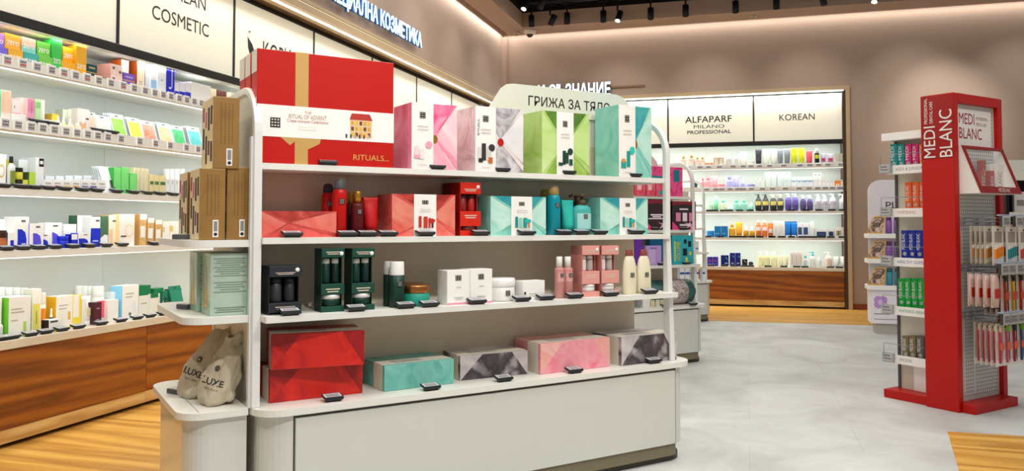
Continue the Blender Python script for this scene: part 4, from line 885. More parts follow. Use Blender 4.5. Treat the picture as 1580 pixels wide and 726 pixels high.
def window_box(row, x0, x1, yt, dv, short, col, side, inner, base_frac=(.0, .1, .17, .46, .79), jars=True, where=None):
    u, w, h, p = row.geo(x0, x1, yt, dv)
    r = empty('window_gift_set', p, row.fr.a); d = w*.9
    a, b_, c_, d_, e_ = base_frac
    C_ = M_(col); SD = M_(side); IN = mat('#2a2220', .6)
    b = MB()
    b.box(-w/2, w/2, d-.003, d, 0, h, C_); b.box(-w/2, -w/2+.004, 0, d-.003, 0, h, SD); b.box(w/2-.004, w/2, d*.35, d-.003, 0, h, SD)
    b.box(-w/2+.004, w/2-.004, 0, d-.003, 0, .003, C_)
    b.box(-w/2, w/2, 0, d*.95, h*e_, h, C_); b.box(-w/2, w/2, -.0005, d*.9, h*c_+h*.01, h*d_, C_); b.box(-w/2, w/2, -.0005, d*.9, 0, h*b_, C_)
    b.build('box', r, .001)
    b = MB(); z = h*(d_-.06); lines(b, -w*.3, w*.3, z-h*.08, z, 2, mat('#d9cbb8', .5), -.0012); lines(b, -w*.3, w*.3, h*(e_+.04), h*(e_+.1), 2, mat('#d9cbb8', .5), -.0012)
    b.build('print', r)
    b = MB(); b.lathe([(.009, 0), (.009, .0008), (0, .0008)], PAPER, seg=10); b.v = [(w*.36+x, -.001-zz, h*.92+y) for x, y, zz in b.v]; b.build('round_sticker', r)
    body, cap, body2 = inner
    zb = h*d_
    for i, (cx, rr, cc) in enumerate(((-w*.2, w*.19, body), (w*.22, w*.16, body2))):
        b = MB(); b.lathe([(.95, 0), (1, .01), (1, (h*e_-zb)*.74), (.9, (h*e_-zb)*.76)], M_(cc), c=(cx, d*.45, zb), rx=rr, ry=rr, seg=14); q = b.build('product_bottle', r)
        b = MB(); b.lathe([(.95, (h*e_-zb)*.76), (.95, (h*e_-zb)*.95), (0, (h*e_-zb)*.96)], M_(cap), c=(cx, d*.45, zb), rx=rr, ry=rr, seg=14); b.build('bottle_cap', q)
    if jars:
        b = MB(); b.lathe([(.9, 0), (1, .004), (1, h*(c_-b_)*.6), (.97, h*(c_-b_)*.62)], M_(body), c=(0, d*.45, h*b_), rx=w*.42, ry=w*.4, seg=16); q = b.build('product_jar', r)
        b = MB(); b.lathe([(1.02, h*(c_-b_)*.62), (1.02, h*(c_-b_)), (0, h*(c_-b_))], M_(cap), c=(0, d*.45, h*b_), rx=w*.42, ry=w*.4, seg=16); b.build('jar_lid', q)
    row.fin(r, short, 'gift set', x0, x1, None, where, None); return r
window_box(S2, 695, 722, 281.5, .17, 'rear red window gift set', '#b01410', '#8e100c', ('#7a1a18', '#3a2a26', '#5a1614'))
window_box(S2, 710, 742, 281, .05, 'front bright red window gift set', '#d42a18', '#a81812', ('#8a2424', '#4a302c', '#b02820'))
gift(757, 842, 302, .045, 'left turquoise folded paper gift set with white band', TEALS, (.36, .74), ((.18, .2, .13, .28, '#1f8f8a'), (.36, .2, .15, .25, '#8fd0c0'), (.56, .2, .18, .25, '#1f9a94'), (.8, .2, .08, .18, '#d8843c')), '#37b8ac', .17, row=S2)
TC = mat('#0f8fa0', .3)
S2.B('can', 839, 858, 289, .15, 'rear teal spray can with gold cap', '#0c6f84', '#a8843c')
S2.B('can', 851, 869, 284.5, .05, 'front teal spray can with gold cap', TC, '#a8843c', lab2=1, logo=True)
S2.C(866, 881, 308.5, .13, 'dark turquoise carton behind the turquoise tube', '#1a9a98', d=.05, deco=logo(.5, .72, .8, .84))
S2.B('tube', 873, 891, 308, .05, 'turquoise cream tube standing beside the teal can', '#2cb8ac', '#1a8a94', logo=False)
S2.B('pump', 886, 903, 299.5, .16, 'rear turquoise pump bottle with brown pump', mat('#4fb8b0', .15, alpha=.8), '#5a4630')
S2.B('pump', 890, 917, 298, .05, 'front turquoise pump bottle with brown pump', mat('#58bdb8', .12, alpha=.82), '#54422e', label=mat('#a5dcd6', .2), logo=True, d=.6)
gift(926, 999, 304.5, .045, 'right turquoise folded paper gift set with white band', TEALS, (.39, .74), ((.18, .2, .13, .28, '#1f8f8a'), (.36, .2, .15, .25, '#8fd0c0'), (.56, .2, .18, .25, '#1f9a94'), (.8, .2, .08, .18, '#d8843c')), '#37b8ac', .17, row=S2)
S2.tags((451.5, 537, 568.5, 600, 658, 743.5, 815, 872.5, 899, 927, 984.5), 'flat', 0)
S3 = Row(GF, .884, 3.215, 'on the third gondola shelf')
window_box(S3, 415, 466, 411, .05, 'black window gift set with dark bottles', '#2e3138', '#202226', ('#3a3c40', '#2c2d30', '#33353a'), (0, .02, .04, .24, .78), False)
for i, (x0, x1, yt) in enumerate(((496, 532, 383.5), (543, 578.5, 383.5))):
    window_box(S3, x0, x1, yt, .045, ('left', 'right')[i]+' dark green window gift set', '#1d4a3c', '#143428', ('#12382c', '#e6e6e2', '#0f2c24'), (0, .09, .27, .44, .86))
S3.B('cyl', 595, 609, 403, .13, 'rear dark green bottle with white cap', '#17362b', '#e9e8e4')
S3.B('cyl', 606.5, 628, 404, .05, 'front dark green bottle with white cap', '#17382c', '#efeeea', logo=True)
S3.B('jar', 628, 660, 437.5, .16, 'rear green scrub jar with copper lid', '#1f8a72', COPPER, name='jar', cat='jar')
S3.B('jar', 631, 671, 441, .05, 'front green scrub jar with copper lid', '#2a9a84', COPPER, name='jar', cat='jar')
PK = '#e59aa8'
for i, (x0, x1, yt) in enumerate(((690, 725, 417.5), (725.5, 759.5, 415.5))):
    S3.C(x0, x1, yt, .04, ('left', 'right')[i]+' white carton with dark stamp and pink foot', PAPER, '#e6e2da', None, [(0, 0, 1, .06, PK)]+logo(.36, .70, .62, .86)+[(.4, .5, .6, .52, LINE), (.3, .2, .7, .22, LINE), (.35, .15, .65, .165, LINE)], d=.10)
S3.B('jar', 763, 804, 430.5, .05, 'white round cream jar with dark stamp', '#e9e8e6', '#f3f2f0', name='jar', cat='jar', logo=True)
S3.C(752, 775, 432, .17, 'white carton half hidden behind the cream jar', PAPER, d=.05)
u, w, h, p = S3.geo(806, 840.5, 433.5, .05)
r = MB(); r.add([(-w*.46, 0, 0), (w*.5, 0, 0), (w*.5, .07, 0), (-w*.46, .07, 0), (-w/2, 0, h), (w/2, 0, h), (w/2, .07, h), (-w/2, .07, h)], [(0, 1, 5, 4), (1, 2, 6, 5), (2, 3, 7, 6), (3, 0, 4, 7), (4, 5, 6, 7), (3, 2, 1, 0)], PAPER)
for q in ((-.42, .3, -.34, .44, DARK), (-.2, .3, .1, .34, LINE), (-.25, .2, .2, .23, LINE)): r.poly([(w*q[0], -.0006, h*q[1]), (w*q[2], -.0006, h*q[1]), (w*q[2], -.0006, h*q[3]), (w*q[0], -.0006, h*q[3])], q[4])
o = r.build('refill_carton', None, .001, p, GA); S3.fin(o, 'white tapered refill carton right of the jar', 'carton', 806, 840, None, None, None)
for i, (x0, x1) in enumerate(((861, 873.5), (874, 887))):
    S3.B('mist', x0, x1, 396, .045, ('left', 'right')[i]+' clear pink mist bottle with white cap', mat('#dd9a94', .12, alpha=.72), PAPER, label=mat('#e8b2aa', .3, alpha=.8), logo=True)
for i, (x0, x1) in enumerate(((898, 925), (928, 955))):
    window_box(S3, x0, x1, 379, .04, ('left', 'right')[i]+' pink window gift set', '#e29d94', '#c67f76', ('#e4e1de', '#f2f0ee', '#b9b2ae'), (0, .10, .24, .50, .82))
for i, (x0, x1) in enumerate(((965, 986), (987.5, 1008))):
    S3.B('lotion', x0, x1, 385, .045, ('left', 'right')[i]+' ivory lotion bottle with brown cap', '#e8e0c4', '#8e4a40', logo=True, d=.55)
S3.tags((449.5, 551.5, 628, 664.5, 738, 807, 844, 888.5, 943.5, 1004.5), 'flat', 0)
S4 = Row(GF, .5195, 3.24, 'on the gondola base')
WR = wash(['#7a1014', '#cf1c16', '#dc281c', '#c41612', '#8e1216'], 4, dist=1.2, detail=3); WRD = wash(['#7e0c12', '#a81418', '#d82a20'], 6)
TB = wash(['#4fa89c', '#7cc4b8', '#5fb5aa'], 5, dist=2); TBL = wash(['#8fd2c6', '#5fb5aa'], 5)
GB = wash(['#d6cfd0', '#a8a0a4', '#3a3539', '#5a5357', '#b3abae', '#e2dcdc'], 5.5, dist=.25, detail=12); GBL = wash(['#ddd6d6', '#b8b0b2', '#e9e4e2'], 6, dist=.3)
PB = wash(['#ef8fa0', '#f2a4b0', '#ee7a90'], 5, dist=2); PBL = wash(['#f6d5cf', '#f0a49c', '#f4c0b8'], 6)
def wrapped(x0, x1, yl, xr_y, yb, ybr, dv, short, A, Bm, group=None, zb=None, cover=None, depth=.24, yaw=None):
    # wrapped box turned a little so that its long front looks at the aisle; corners from the front bottom edge
    z = .5195 if zb is None else zb
    a = GF.flat(x0, yb, z); c = GF.flat(x1, ybr, z)
    w = math.hypot(c[0]-a[0], c[1]-a[1]); ang = math.atan2(c[1]-a[1], c[0]-a[0])
    _, zt = GF.hit(x0, yl, a[1]); h = zt-z
    mid = ((a[0]+c[0])/2, (a[1]+c[1])/2)
    r = empty('wrapped_gift_box', GF.P(mid[0], mid[1], z), GA+ang)
    b = MB(); b.box(-w/2, w/2, 0, depth, 0, h, A, top=cover or Bm, left=cover or A)
    b.poly([(-w/2, -.0006, 0), (-w*.18, -.0006, h), (-w/2, -.0006, h)], Bm); b.poly([(w/2, -.0006, 0), (w*.26, -.0006, h), (w/2, -.0006, h)], Bm)
    b.build('wrapped_box', r, .003)
    s = MB(); s.box(-w/2-.001, w/2+.001, depth*.10, depth*.48, -.0, h+.0012, mat('#e6ddce', .5)); s.box(-w*.32, w*.1, depth*.16, depth*.4, h+.0013, h+.0017, LINE) ; o = s.build('cream_sleeve', r); tag(o, 'cream paper sleeve')
    S4.fin(r, short, 'gift box', x0, x1, None, None, zb); return r, h
_, hh = wrapped(416, 559, 570, 558, 622, 606, 0, 'lower red wrapped gift box of the stack', WR, WRD)
wrapped(418, 562, 516, 508, 571, 562, 0, 'upper red wrapped gift box of the stack', WR, WRD, zb=.5195+hh+.0015)
wrapped(593, 700, 564, 552, 604, 591, 0, 'turquoise wrapped gift box', TB, TBL)
wrapped(710, 814, 549, 541, 587, 576.5, 0, 'left grey smoke patterned wrapped gift box', GB, GBL)
wrapped(834, 941, 530, 523, 577.5, 565, 0, 'pink wrapped gift box', PB, PBL)
wrapped(959, 1044, 520, 514, 564.5, 554, 0, 'right grey smoke patterned wrapped gift box', GB, GBL)
for x, y, nm in ((516.5, 619, 'stacked red boxes'), (667, 602, 'turquoise wrapped box'), (779, 588.5, 'left grey smoke wrapped box'), (887.5, 575.5, 'pink wrapped box'), (1009.5, 560.5, 'right grey smoke wrapped box')):
    S4.v = GF.flat(x, y, .5195)[1]; S4.tag1(x, 'flat', 0, 'dark price tag before the '+nm+' on the gondola base')
# ------------------------------------------------------------------ end unit: kraft calendar boxes, green boxes, linen bags
KR = wash(['#85602a', '#936c31', '#9c763a'], 7, .6, .5); KRL = mat('#e6d3aa', .6)
def kraft(x0, x1, yt, yb, v, z, depth, label, h=None):
    u0, zt = GF.hit(x0, yt, v); u1, _ = GF.hit(x1, yt, v)
    w = u1-u0; h = h or zt-z
    r = empty('kraft_calendar_box', GF.P((u0+u1)/2, v, z), GA); tag(r, label, 'box')
    b = MB(); b.box(-w/2, w/2, 0, depth, 0, h, KR, left=KRL, top=KRL); b.build('box', r, .002)
    b = MB()
    for i, (y0, z0, hh2, c) in enumerate(((.05, .1, .28, '#2f1f16'), (.05, .62, .26, '#3a1c1a'), (.28, .2, .2, '#7a2a4a'), (.28, .55, .32, '#2f1f16'), (.5, .08, .4, '#402418'), (.52, .6, .22, '#c86a8a'), (.74, .3, .3, '#2f1f16'), (.76, .7, .2, '#a04060'))):
        b.box(-w/2-.0012, -w/2-.0002, depth*y0, depth*(y0+.13), h*z0, h*(z0+hh2), mat(c, .6))
    b.build('cut_windows', r)
    b = MB(); b.box(w*.02, w*.24, -.001, 0, h*.04, h*.28, PAPER); b.box(w*.06, w*.2, -.0014, -.001, h*.12, h*.26, mat('#8a8a8a', .5)); b.lathe([(.007, 0), (.007, .0004)], DARK, seg=10); k = 20; b.v[-k:] = [(w*.13+x, -.0014-zz, h*.08+y) for x, y, zz in b.v[-k:]]; b.build('barcode_sticker', r)
    b = MB()
    for xx in (-.2, -.05, .1, .22):
        for kk in range(14): b.box(w*xx, w*(xx+.025), -.0006, 0, h*(.34+.042*kk), h*(.34+.042*kk+.028), mat('#6e4e1e', .6))
    b.build('fine_print', r); return h
ZE = 1.1855
h0 = kraft(308, 348.5, 259, 368, 3.335, ZE, .20, 'left kraft calendar box with barcode on the upper end shelf')
kraft(351, 388, 257.5, 367, 3.345, ZE, .20, 'right kraft calendar box with barcode beside the gondola side panel')
kraft(289, 326, 265, 368, 3.56, ZE, .19, 'rear kraft calendar box behind the left one on the end shelf')
kraft(329, 370, 148, 257, 3.338, ZE+h0+.002, .22, 'topmost kraft calendar box stacked on the two below')
GRN = mat('#b9d3c0', .12, alpha=.55); GBK = wash(['#a9bfae', '#bdd0c0'], 4)
def greenbox(x0, x1, yt, v, depth, label):
    z = .8855; u0, zt = GF.hit(x0, yt, v); u1, _ = GF.hit(x1, yt, v); w = u1-u0; h = zt-z
    r = empty('gift_carton', GF.P((u0+u1)/2, v, z), GA); tag(r, label, 'box')
    b = MB(); b.box(-w/2, w/2, 0, depth, 0, h, GBK, left=mat('#a3c4a8', .2), top=mat('#8fae96', .3)); b.build('box', r, .002)
    b = MB(); lines(b, -w*.42, w*.42, h*.62, h*.93, 9, mat('#7e9486', .5), -.0006); lines(b, -w*.42, w*.42, h*.36, h*.55, 5, mat('#7e9486', .5), -.0006); lines(b, -w*.4, w*.4, h*.04, h*.14, 3, mat('#6c8274', .5), -.0006); b.build('fine_print', r)
    b = MB(); x = -w/2-.0008
    b.poly([(x, depth*.62, h*.12), (x, depth*.3, h*.1), (x, depth*.36, h*.45), (x, depth*.45, h*.86), (x, depth*.52, h*.45)], wash(['#d87a5c', '#e8b84a', '#c85a6a'], 12)); b.poly([(x-.0002, depth*.9, h*.1), (x-.0002, depth*.62, h*.1), (x-.0002, depth*.7, h*.5)], wash(['#c8c05a', '#8fb06a'], 12)); b.build('flower_print', r)
greenbox(325, 385, 391, 3.345, .17, 'front pale green printed carton on the lower end shelf')
greenbox(304, 362, 389, 3.53, .16, 'rear pale green printed carton behind the front one on the end shelf')
LIN = wash(['#b5a88f', '#c3b79f', '#d0c6b0'], 5, .8, .4)
def bag(px, py, lean, h, w, label, seed, ang, text=True):
    u, vv = GF.flat(px, py, .5205); rnd = random.Random(seed)
    r = empty('linen_bag', GF.P(u, vv+w*.3, .5205), GA+ang); tag(r, label, 'bag', 'linen bags on the end unit')
    prof = [(.0, .0), (.62, .0), (.90, .05), (1.0, .20), (1.0, .38), (.93, .56), (.80, .72), (.66, .86), (.62, .95), (.68, 1.02), (.40, 1.0), (.0, .96)]
    b = MB(); n = 36; vs = []; fs = []
    ph = [rnd.uniform(0, 6) for _ in range(8)]
    lx = lean[0]*cos(-ang)-lean[1]*sin(-ang); ly = lean[0]*sin(-ang)+lean[1]*cos(-ang)
    for j, (q, z) in enumerate(prof):
        zz = max(0, z-.1)
        for i in range(n):
            a = 2*pi*i/n
            wr = 1+.07*sin(2*a+ph[0]+z*3)+.06*sin(5*a+ph[1]-z*6)*(z > .03)+.12*zz*sin(7*a+ph[2]+z*9)+.08*zz*sin(12*a+ph[3]-z*6)+.02*sin(8*a-z*14+ph[6])*(z > .03)
            ry = .60-.34*z
            vs.append((w/2*q*cos(a)*wr+lx*z*z*h, w*ry*q*sin(a)*wr*.8+ly*z*z*h, z*h*(1+.05*zz*sin(2*a+ph[5]))))
    for j in range(len(prof)-1):
        for i in range(n): k = (i+1) % n; fs.append((j*n+i, j*n+k, (j+1)*n+k, (j+1)*n+i))
    b.add(vs, fs, LIN, True); o = b.build('sack', r); s = o.modifiers.new('s', 'SUBSURF'); s.levels = 2; s.render_levels = 2
    tx = bpy.data.textures.new('crease', 'MUSGRAVE' if 0 else 'CLOUDS'); tx.noise_scale = .06; tx.noise_depth = 3; dm = o.modifiers.new('d', 'DISPLACE'); dm.texture = tx; dm.strength = .04; dm.texture_coords = 'LOCAL'
    if text:
        for nm, fn in (('lettering', lambda b: (b.text('LUXE', 0, 0, 0, .024, mat('#2c2a26', .7), width=.085, bold=.02), b.text('spa care', 0, 0, -.018, .009, mat('#7a7464', .7), width=.055))), ('seal_print', lambda b: b.poly([(.011*cos(k*pi/6), 0, .062+.011*sin(k*pi/6)) for k in range(12)], mat('#55524a', .7)))):
            b = MB(); fn(b); o2 = b.build(nm, r); o2.location = (-w*.08, -w*1.2, h*.36); o2.rotation_euler = (0, .28, 0)
            sw = o2.modifiers.new('w', 'SHRINKWRAP'); sw.target = o; sw.wrap_method = 'PROJECT'; sw.use_project_y = True; sw.use_negative_direction = True; sw.use_positive_direction = True; sw.offset = .0015; sw.wrap_mode = 'ABOVE_SURFACE'
    return r
bag(309, 614, (.50, .30), .26, .17, 'left linen drawstring bag with dark lettering on the end unit base', 3, -.45)
bag(338, 625, (.40, .20), .23, .165, 'right linen drawstring bag with dark lettering nearest the gondola side', 5, -.30)
bag(343, 616, (.14, -.30), .27, .125, 'rear linen bag leaning behind the two lettered bags', 9, .1, False)
for px, py, z, lab in ((271, 606, .5200, 'grey price tag lying on the end unit base by the linen bags'), (286, 476, .8855, 'dark price tag on the lower end shelf by the green cartons'), (284, 364, 1.1855, 'dark price tag on the upper end shelf by the kraft boxes')):
    u, v = GF.flat(px, py, z) if z < 1.1 else (.585, 3.55)
    o = empty('shelf_price_tag', GF.P(u, v, z), GA-pi/2+.5); tag(o, lab, 'price tag', 'price tags on the end unit')
    b = MB(); b.box(-.035, .035, -.02, .02, 0, .02, mat('#5a5d60', .4)); b.build('tag_body', o, .003); b = MB(); b.box(-.03, .03, -.016, .016, .0202, .022, mat('#c9cbcb', .3)); b.build('tag_screen', o)
# ================================================================== goods on the left wall
W = '#f3f2ee'
L1 = Row(LF, 2.166, 4.03, "on the left wall's top shelf")
def zero(x0, x1, yt, yb, dv, short, f, sd=None, t=None, two=None, txh=.42):
    u, w, h, p = L1.geo(x0, x1, yt, dv)
    zb = None
    if yb is not None: _, zb = LF.hit(x0, yb, 4.03+dv)
    L1.C(x0, x1, yt, dv, short, f, sd, t, [(0, 0, 1, .42, two)] if two else [], ('zero', .5, .3, txh, '#fdfcf4', .78), d=.07, zb=zb)
zero(-14, 12, 69, None, .012, 'violet square carton, lower one of its pair', '#7a6ad8', t='#b98ad8')
zero(-16, 7, 47, 70, .03, 'violet and pink square carton, upper one of its pair', '#c98ae0', two='#8a78dc')
zero(13, 36, 73, None, .012, 'amber square carton, lower one of its pair', '#f2b53c', '#dca02c')
zero(8, 32, 50, 74, .03, 'amber square carton, upper one of its pair', '#f0b23e', '#dca02c')
zero(37, 59.5, 79, None, .012, 'teal square carton, lower one of its pair', '#4ab5b0', t='#8ad0c8')
zero(34, 55.5, 56, 80, .03, 'peach square carton, upper one of its pair', '#f0c4a8', two='#8fd0c4')
zero(60, 81, 84.5, None, .012, 'lime green square carton, lower one of its pair', '#7fce5a', t='#b8e08a')
zero(57.5, 78, 62.5, 86, .03, 'lime green square carton, upper one of its pair', '#74ca4e', '#3fa83c', '#c8d84a')
zero(81.5, 96, 60, None, .02, 'tall fresh green square carton', '#46c95c', '#2fa845', txh=.22)
zero(96.5, 117, 94, None, .012, 'orange square carton, lower one of its pair', '#f7b52c')
zero(97, 116, 71, 95, .04, 'orange square carton, upper one of its pair', '#f5ae20', '#e09a18')
zero(118, 134, 69.5, None, .012, 'tall orange square carton', '#f8b82e', '#d89418', txh=.22)
def two(x0, x1, yt, ym, dv, sh, f, sd, t=None, deco=(), d=.09, txt=None):
    _, zb = LF.hit(x0, ym, 4.03+dv)
    L1.C(x0, x1, ym, dv, sh+', lower of two', f, sd, t, deco, txt, d=d); L1.C(x0, x1, yt, dv+.002, sh+', upper of two', f, sd, t, deco, txt, d=d, zb=zb+.001)
two(134, 150, 97.5, 111, .02, 'dark teal small carton', '#12464c', '#0d3a40', W, [(0, 0, 1, .08, '#e8b83c'), (.2, .5, .8, .7, '#b8a878')])
two(171, 189, 97.5, 113.5, .015, 'pale pink floral carton with salmon end', wash(['#fbeee8', '#f6d5cc', '#f8e4dc'], 14), '#e0a190', '#f6dcd4', [(.15, .5, .35, .75, '#8a5a4a'), (.7, .2, .9, .45, '#8a5a4a')], d=.11)
L1.C(187.5, 199, 91.5, .05, 'short cream carton with rust brown end', '#f3e3c8', '#b5561c', '#c8682c', d=.10)
two(190, 208.5, 111, 123.5, .012, 'purple small carton', '#7f5cc8', '#5d3fa8', None, [(0, 0, 1, .12, '#e8a83c'), (.2, .45, .8, .6, '#cbb8e8')])
L1.C(212, 223.5, 90, .035, 'tall cream carton with rust brown end', '#f5e4c4', '#b5561c', '#c8682c', [(.3, .3, .7, .34, LINE), (.3, .24, .7, .27, LINE)], d=.10)
L1.C(224.5, 233.5, 94.5, .05, 'slim pale grey carton', '#dfe2ea', '#c2c8d4', d=.05)
L1.C(233.5, 243, 97.5, .03, 'slim white and sky blue carton', W, '#dfe8f0', None, [(0, 0, 1, .48, '#9fc8ec')], d=.05)
L1.C(243.5, 257, 99.5, .02, 'tall white carton', '#f1f3f6', '#dfe3ea', None, [(.4, .5, .6, .56, '#9fb8d8')], d=.06)
L1.C(257.5, 269.5, 102.5, .015, 'tall royal blue carton', '#1f24c4', '#181c98', None, [(.62, .35, .74, .98, '#c3c7ef'), (.3, .3, .6, .36, '#e8e8f4')], d=.06)
for i, (x0, x1, yt) in enumerate(((269.8, 276.5, 127), (277, 286, 126.5), (286.5, 294.5, 126))):
    L1.C(x0, x1, yt, .012, ('first', 'second', 'third')[i]+' white carton with blue foot', '#eceaf2', '#cfc6dc', None, [(0, 0, 1, .5, '#2028c0'), (.2, .15, .8, .2, '#e8e8f4')], d=.06)
L1.C(295, 325.5, 125.5, .012, 'broad plain white carton', W, '#e8e6ea', d=.14)
L1.C(326, 334, 136, .03, 'narrow cream carton', '#f0e2c0', d=.06)
L1.C(335, 357, 137.5, .06, 'flat dark brown carton behind the kraft boxes', '#5a2c22', '#43201a', '#7a4a3c', d=.06)
L1.C(356, 367, 142, .02, 'pale cream carton beside the gondola panel', '#f3e9d2', d=.06)
L1.v = 3.997
L1.tags((8, 32, 54, 77, 96, 114, 132, 150, 169, 188, 205, 222, 237, 250, 262, 275, 286.5, 298, 309), 'rail')
# ---- second shelf
L2 = Row(LF, 1.811, 4.03, 'on the second left wall shelf')
L2.C(2, 17.5, 138, .02, 'peach and white carton with mint end', '#f6e8dc', '#8fe0c0', None, [(0, .36, 1, .97, wash(['#f0c4a0', '#f5d3b8'], 8))], d=.10)
L2.C(-18, -2, 136, .02, 'mint carton at the photo edge', '#8fe0c0', d=.08)
_, z = LF.hit(17, 174, 4.05)
L2.C(17.5, 40.5, 174, .02, 'low white box under the pale pink one', '#f7f5f1', d=.1)
L2.C(18, 32, 153.5, .03, 'pale pink box standing on a white box', '#f6e6e2', '#f0d5d2', None, [(0, 0, 1, .06, '#e88a9a'), (.25, .4, .4, .6, '#b8a8a4')], d=.08, zb=z+.001)
L2.C(32, 42, 150, .05, 'cream pink tall carton', '#f8e6de', '#f3dcd4', d=.10)
L2.C(42.5, 54, 151, .02, 'bright pink tall carton', '#f0a8c4', '#f3c8c4', None, [(.1, .55, .95, .97, '#e58fb4'), (.5, .5, .62, .9, '#c86a94')], d=.10)
L2.C(54.5, 64, 152, .03, 'light green tall carton', '#c9efb4', '#a8dc8c', '#5a8a4a', [(.1, .7, .9, .9, '#98d088')], d=.09)
L2.B('tube', 64.5, 73, 153, .03, 'slim white cream tube', '#f3ebe4', '#e8dcd2')
L2.C(80, 91, 175, .04, 'yellow low carton with ochre end', '#ead94a', '#c8a03a', None, d=.09)
L2.C(72, 92, 184, .02, 'low white carton in front of the yellow one', '#f6f6f2', d=.03)
for i, (x, c) in enumerate(((94, '#f6f4e8'), (102.5, '#cde88a'), (112.5, '#f6d8b8'), (124, '#f6cfa8'))):
    L2.B('dropper', x-4.6, x+4.6, 178+i*1.6, .02, ('first', 'second', 'third', 'fourth')[i]+' dropper bottle of four with white caps', c, W, label=W, where='on the second left shelf')
for i in range(4): L2.C(97+8*i, 104.5+8*i, 168-.2*i, .14, ('first', 'second', 'third', 'fourth')[i]+' pale green carton in the row behind the droppers', '#e3e9d4', '#c8cfb8', None, [(.2, .2, .8, .7, '#d3dcb8')], d=.06, where='on the second left shelf')
L2.C(120, 138, 166.5, .035, 'white carton printed with an orange dropper bottle', '#f5f0e8', '#e8e0d4', None, [(.2, .05, .75, .5, '#f3c39a'), (.35, .45, .6, .75, '#fdfcfa'), (.7, .62, .95, .67, DARK)], d=.05)
def mask(row, x0, x1, yt, dv, short, face, n, cn, lean=.30, rim='#e4e8ea', gap=.016, where=None):
    u, w, h, p = row.geo(x0, x1, yt, dv)
    for k in range(n):
        q = p+row.fr.ey*(gap*k)
        L_ = h/cos(lean)
        o = sachet('mask_sachet', w, L_, face if k == 0 else None, rim, lean, q, row.fr.a)
        if k == 0: row.fin(o, short, 'sachet', x0, x1, None, where, None)
        else: tag(o, 'silver backed sachet, %s behind the front %s one, left wall' % (('next', 'second', 'third', 'fourth')[k-1], cn), 'sachet', 'spare sachets behind the front ones')
mask(L2, 138, 150, 172, .03, 'slim white sachet with orange edge', wash(['#f6e8dc', '#f3d8bc', '#f8f4ee'], 9), 1, 'slim white', .1)
mask(L2, 151, 176, 176, .03, 'broad pale white sachet', wash(['#f2efe4', '#e8ecd8', '#f8f6f0'], 9), 2, 'pale white', .25)
for x0, x1, yt, cn, c, n_ in ((178, 199.5, 173.5, 'lime green', wash(['#9ae03a', '#86d832', '#a8e858', '#4f9a2a'], 9, dist=.4), 4), (204, 224, 179.5, 'yellow', wash(['#f2e02a', '#f8ec4a', '#e8c818'], 12, dist=2), 2), (224.5, 246, 184.5, 'salmon', wash(['#f3b49a', '#f0a58a', '#e07a50', '#f6c8b4'], 9, dist=2), 2), (250, 270.5, 187.5, 'cream', wash(['#f3e4bc', '#f0dca8', '#f0b890', '#f6ecd0'], 9), 4), (271, 290.5, 192, 'emerald', wash(['#4fd488', '#3cc874', '#2a9a58'], 12, dist=.4), 2), (296, 316, 193.5, 'aqua', wash(['#6fdcd8', '#58d0d0', '#4aa8b0'], 12, dist=.4), 3)):
    mask(L2, x0, x1, yt, .02, 'front %s mask sachet with white rim' % cn, c, n_, cn)
L2.v = 3.997
L2.tags((7, 27, 47, 65, 83, 101, 118, 134.5, 150, 165.7, 186, 215, 239.4, 262, 287, 305), 'rail')
L2.z += .028; L2.v = 4.0
for x, nm in ((55, 'pink'), (77, 'yellow low'), (150, 'slim white sachet'), (172, 'broad pale sachet')): L2.tag1(x, 'flat', 0, 'price tag lying on the second left rail near the '+nm+(' cartons' if 'sachet' not in nm else ''))
# ---- third shelf
L3 = Row(LF, 1.4525, 4.03, 'on the third left wall shelf')
L3.C(-14, 10, 236, .05, 'white box with gold ring print at the photo edge', '#eef0ee', '#dfe3e0', None, [('#d8b858', [(.7+.2*cos(a*pi/8), .5+.2*sin(a*pi/8)) for a in range(16)]), ('#eef0ee', [(.7+.15*cos(a*pi/8), .5+.15*sin(a*pi/8)) for a in range(16)])], d=.1)
L3.C(10, 17, 246, .07, 'slim yellow and black carton', '#c8cc3c', '#3a3a2a', d=.05)
L3.B('round', 17, 27, 240.5, .02, 'grey bottle with black cap and olive label', '#c9ccc8', BLACK, label='#7a8a3c')
_, z = LF.hit(28, 276.5, 4.05)
L3.C(28, 43.5, 276.5, .02, 'low yellow and black carton under the jar', '#d8d84a', '#3a3a2a', None, [(0, 0, .45, 1, '#2a2a24')], d=.07)
L3.B('jar', 27.5, 39, 258, .025, 'black jar with yellow label on the low carton', '#c8c43c', BLACK, zb=z+.001, name='jar', cat='jar')
L3.C(29, 55, 246, .09, 'large clear grey box behind the jar', '#d3d8da', '#c0c6c9', d=.05)
L3.C(55.5, 68, 242.5, .03, 'tall grey white carton with black square mark', '#e3e6e8', '#cdd3d6', None, [(.4, .72, .98, .98, BLACK), (.5, .8, .9, .9, '#d8d8d4')], d=.12)
L3.C(45, 55, 265, .02, 'small lime green carton', '#b4d84a', '#3a4a2a', d=.05)
for i, (x0, x1, c) in enumerate(((68, 81.5, '#e8a8b0'), (82, 96, '#e89aa4'), (96.5, 110.5, '#e8c05a'), (111, 124.5, '#e8a85a'), (125, 138, '#8a7ab0'), (138.5, 150.5, '#7a5a9a'), (151, 164, '#d0d4d8'))):
    L3.C(x0, x1, 277, .02, '%s low white carton of the row of seven' % ('first', 'second', 'third', 'fourth', 'fifth', 'sixth', 'seventh')[i], '#f1f1f0', '#e0e2e4', None, [(.1, .35, .9, .5, c), (.15, .6, .8, .75, LINE)], d=.07)
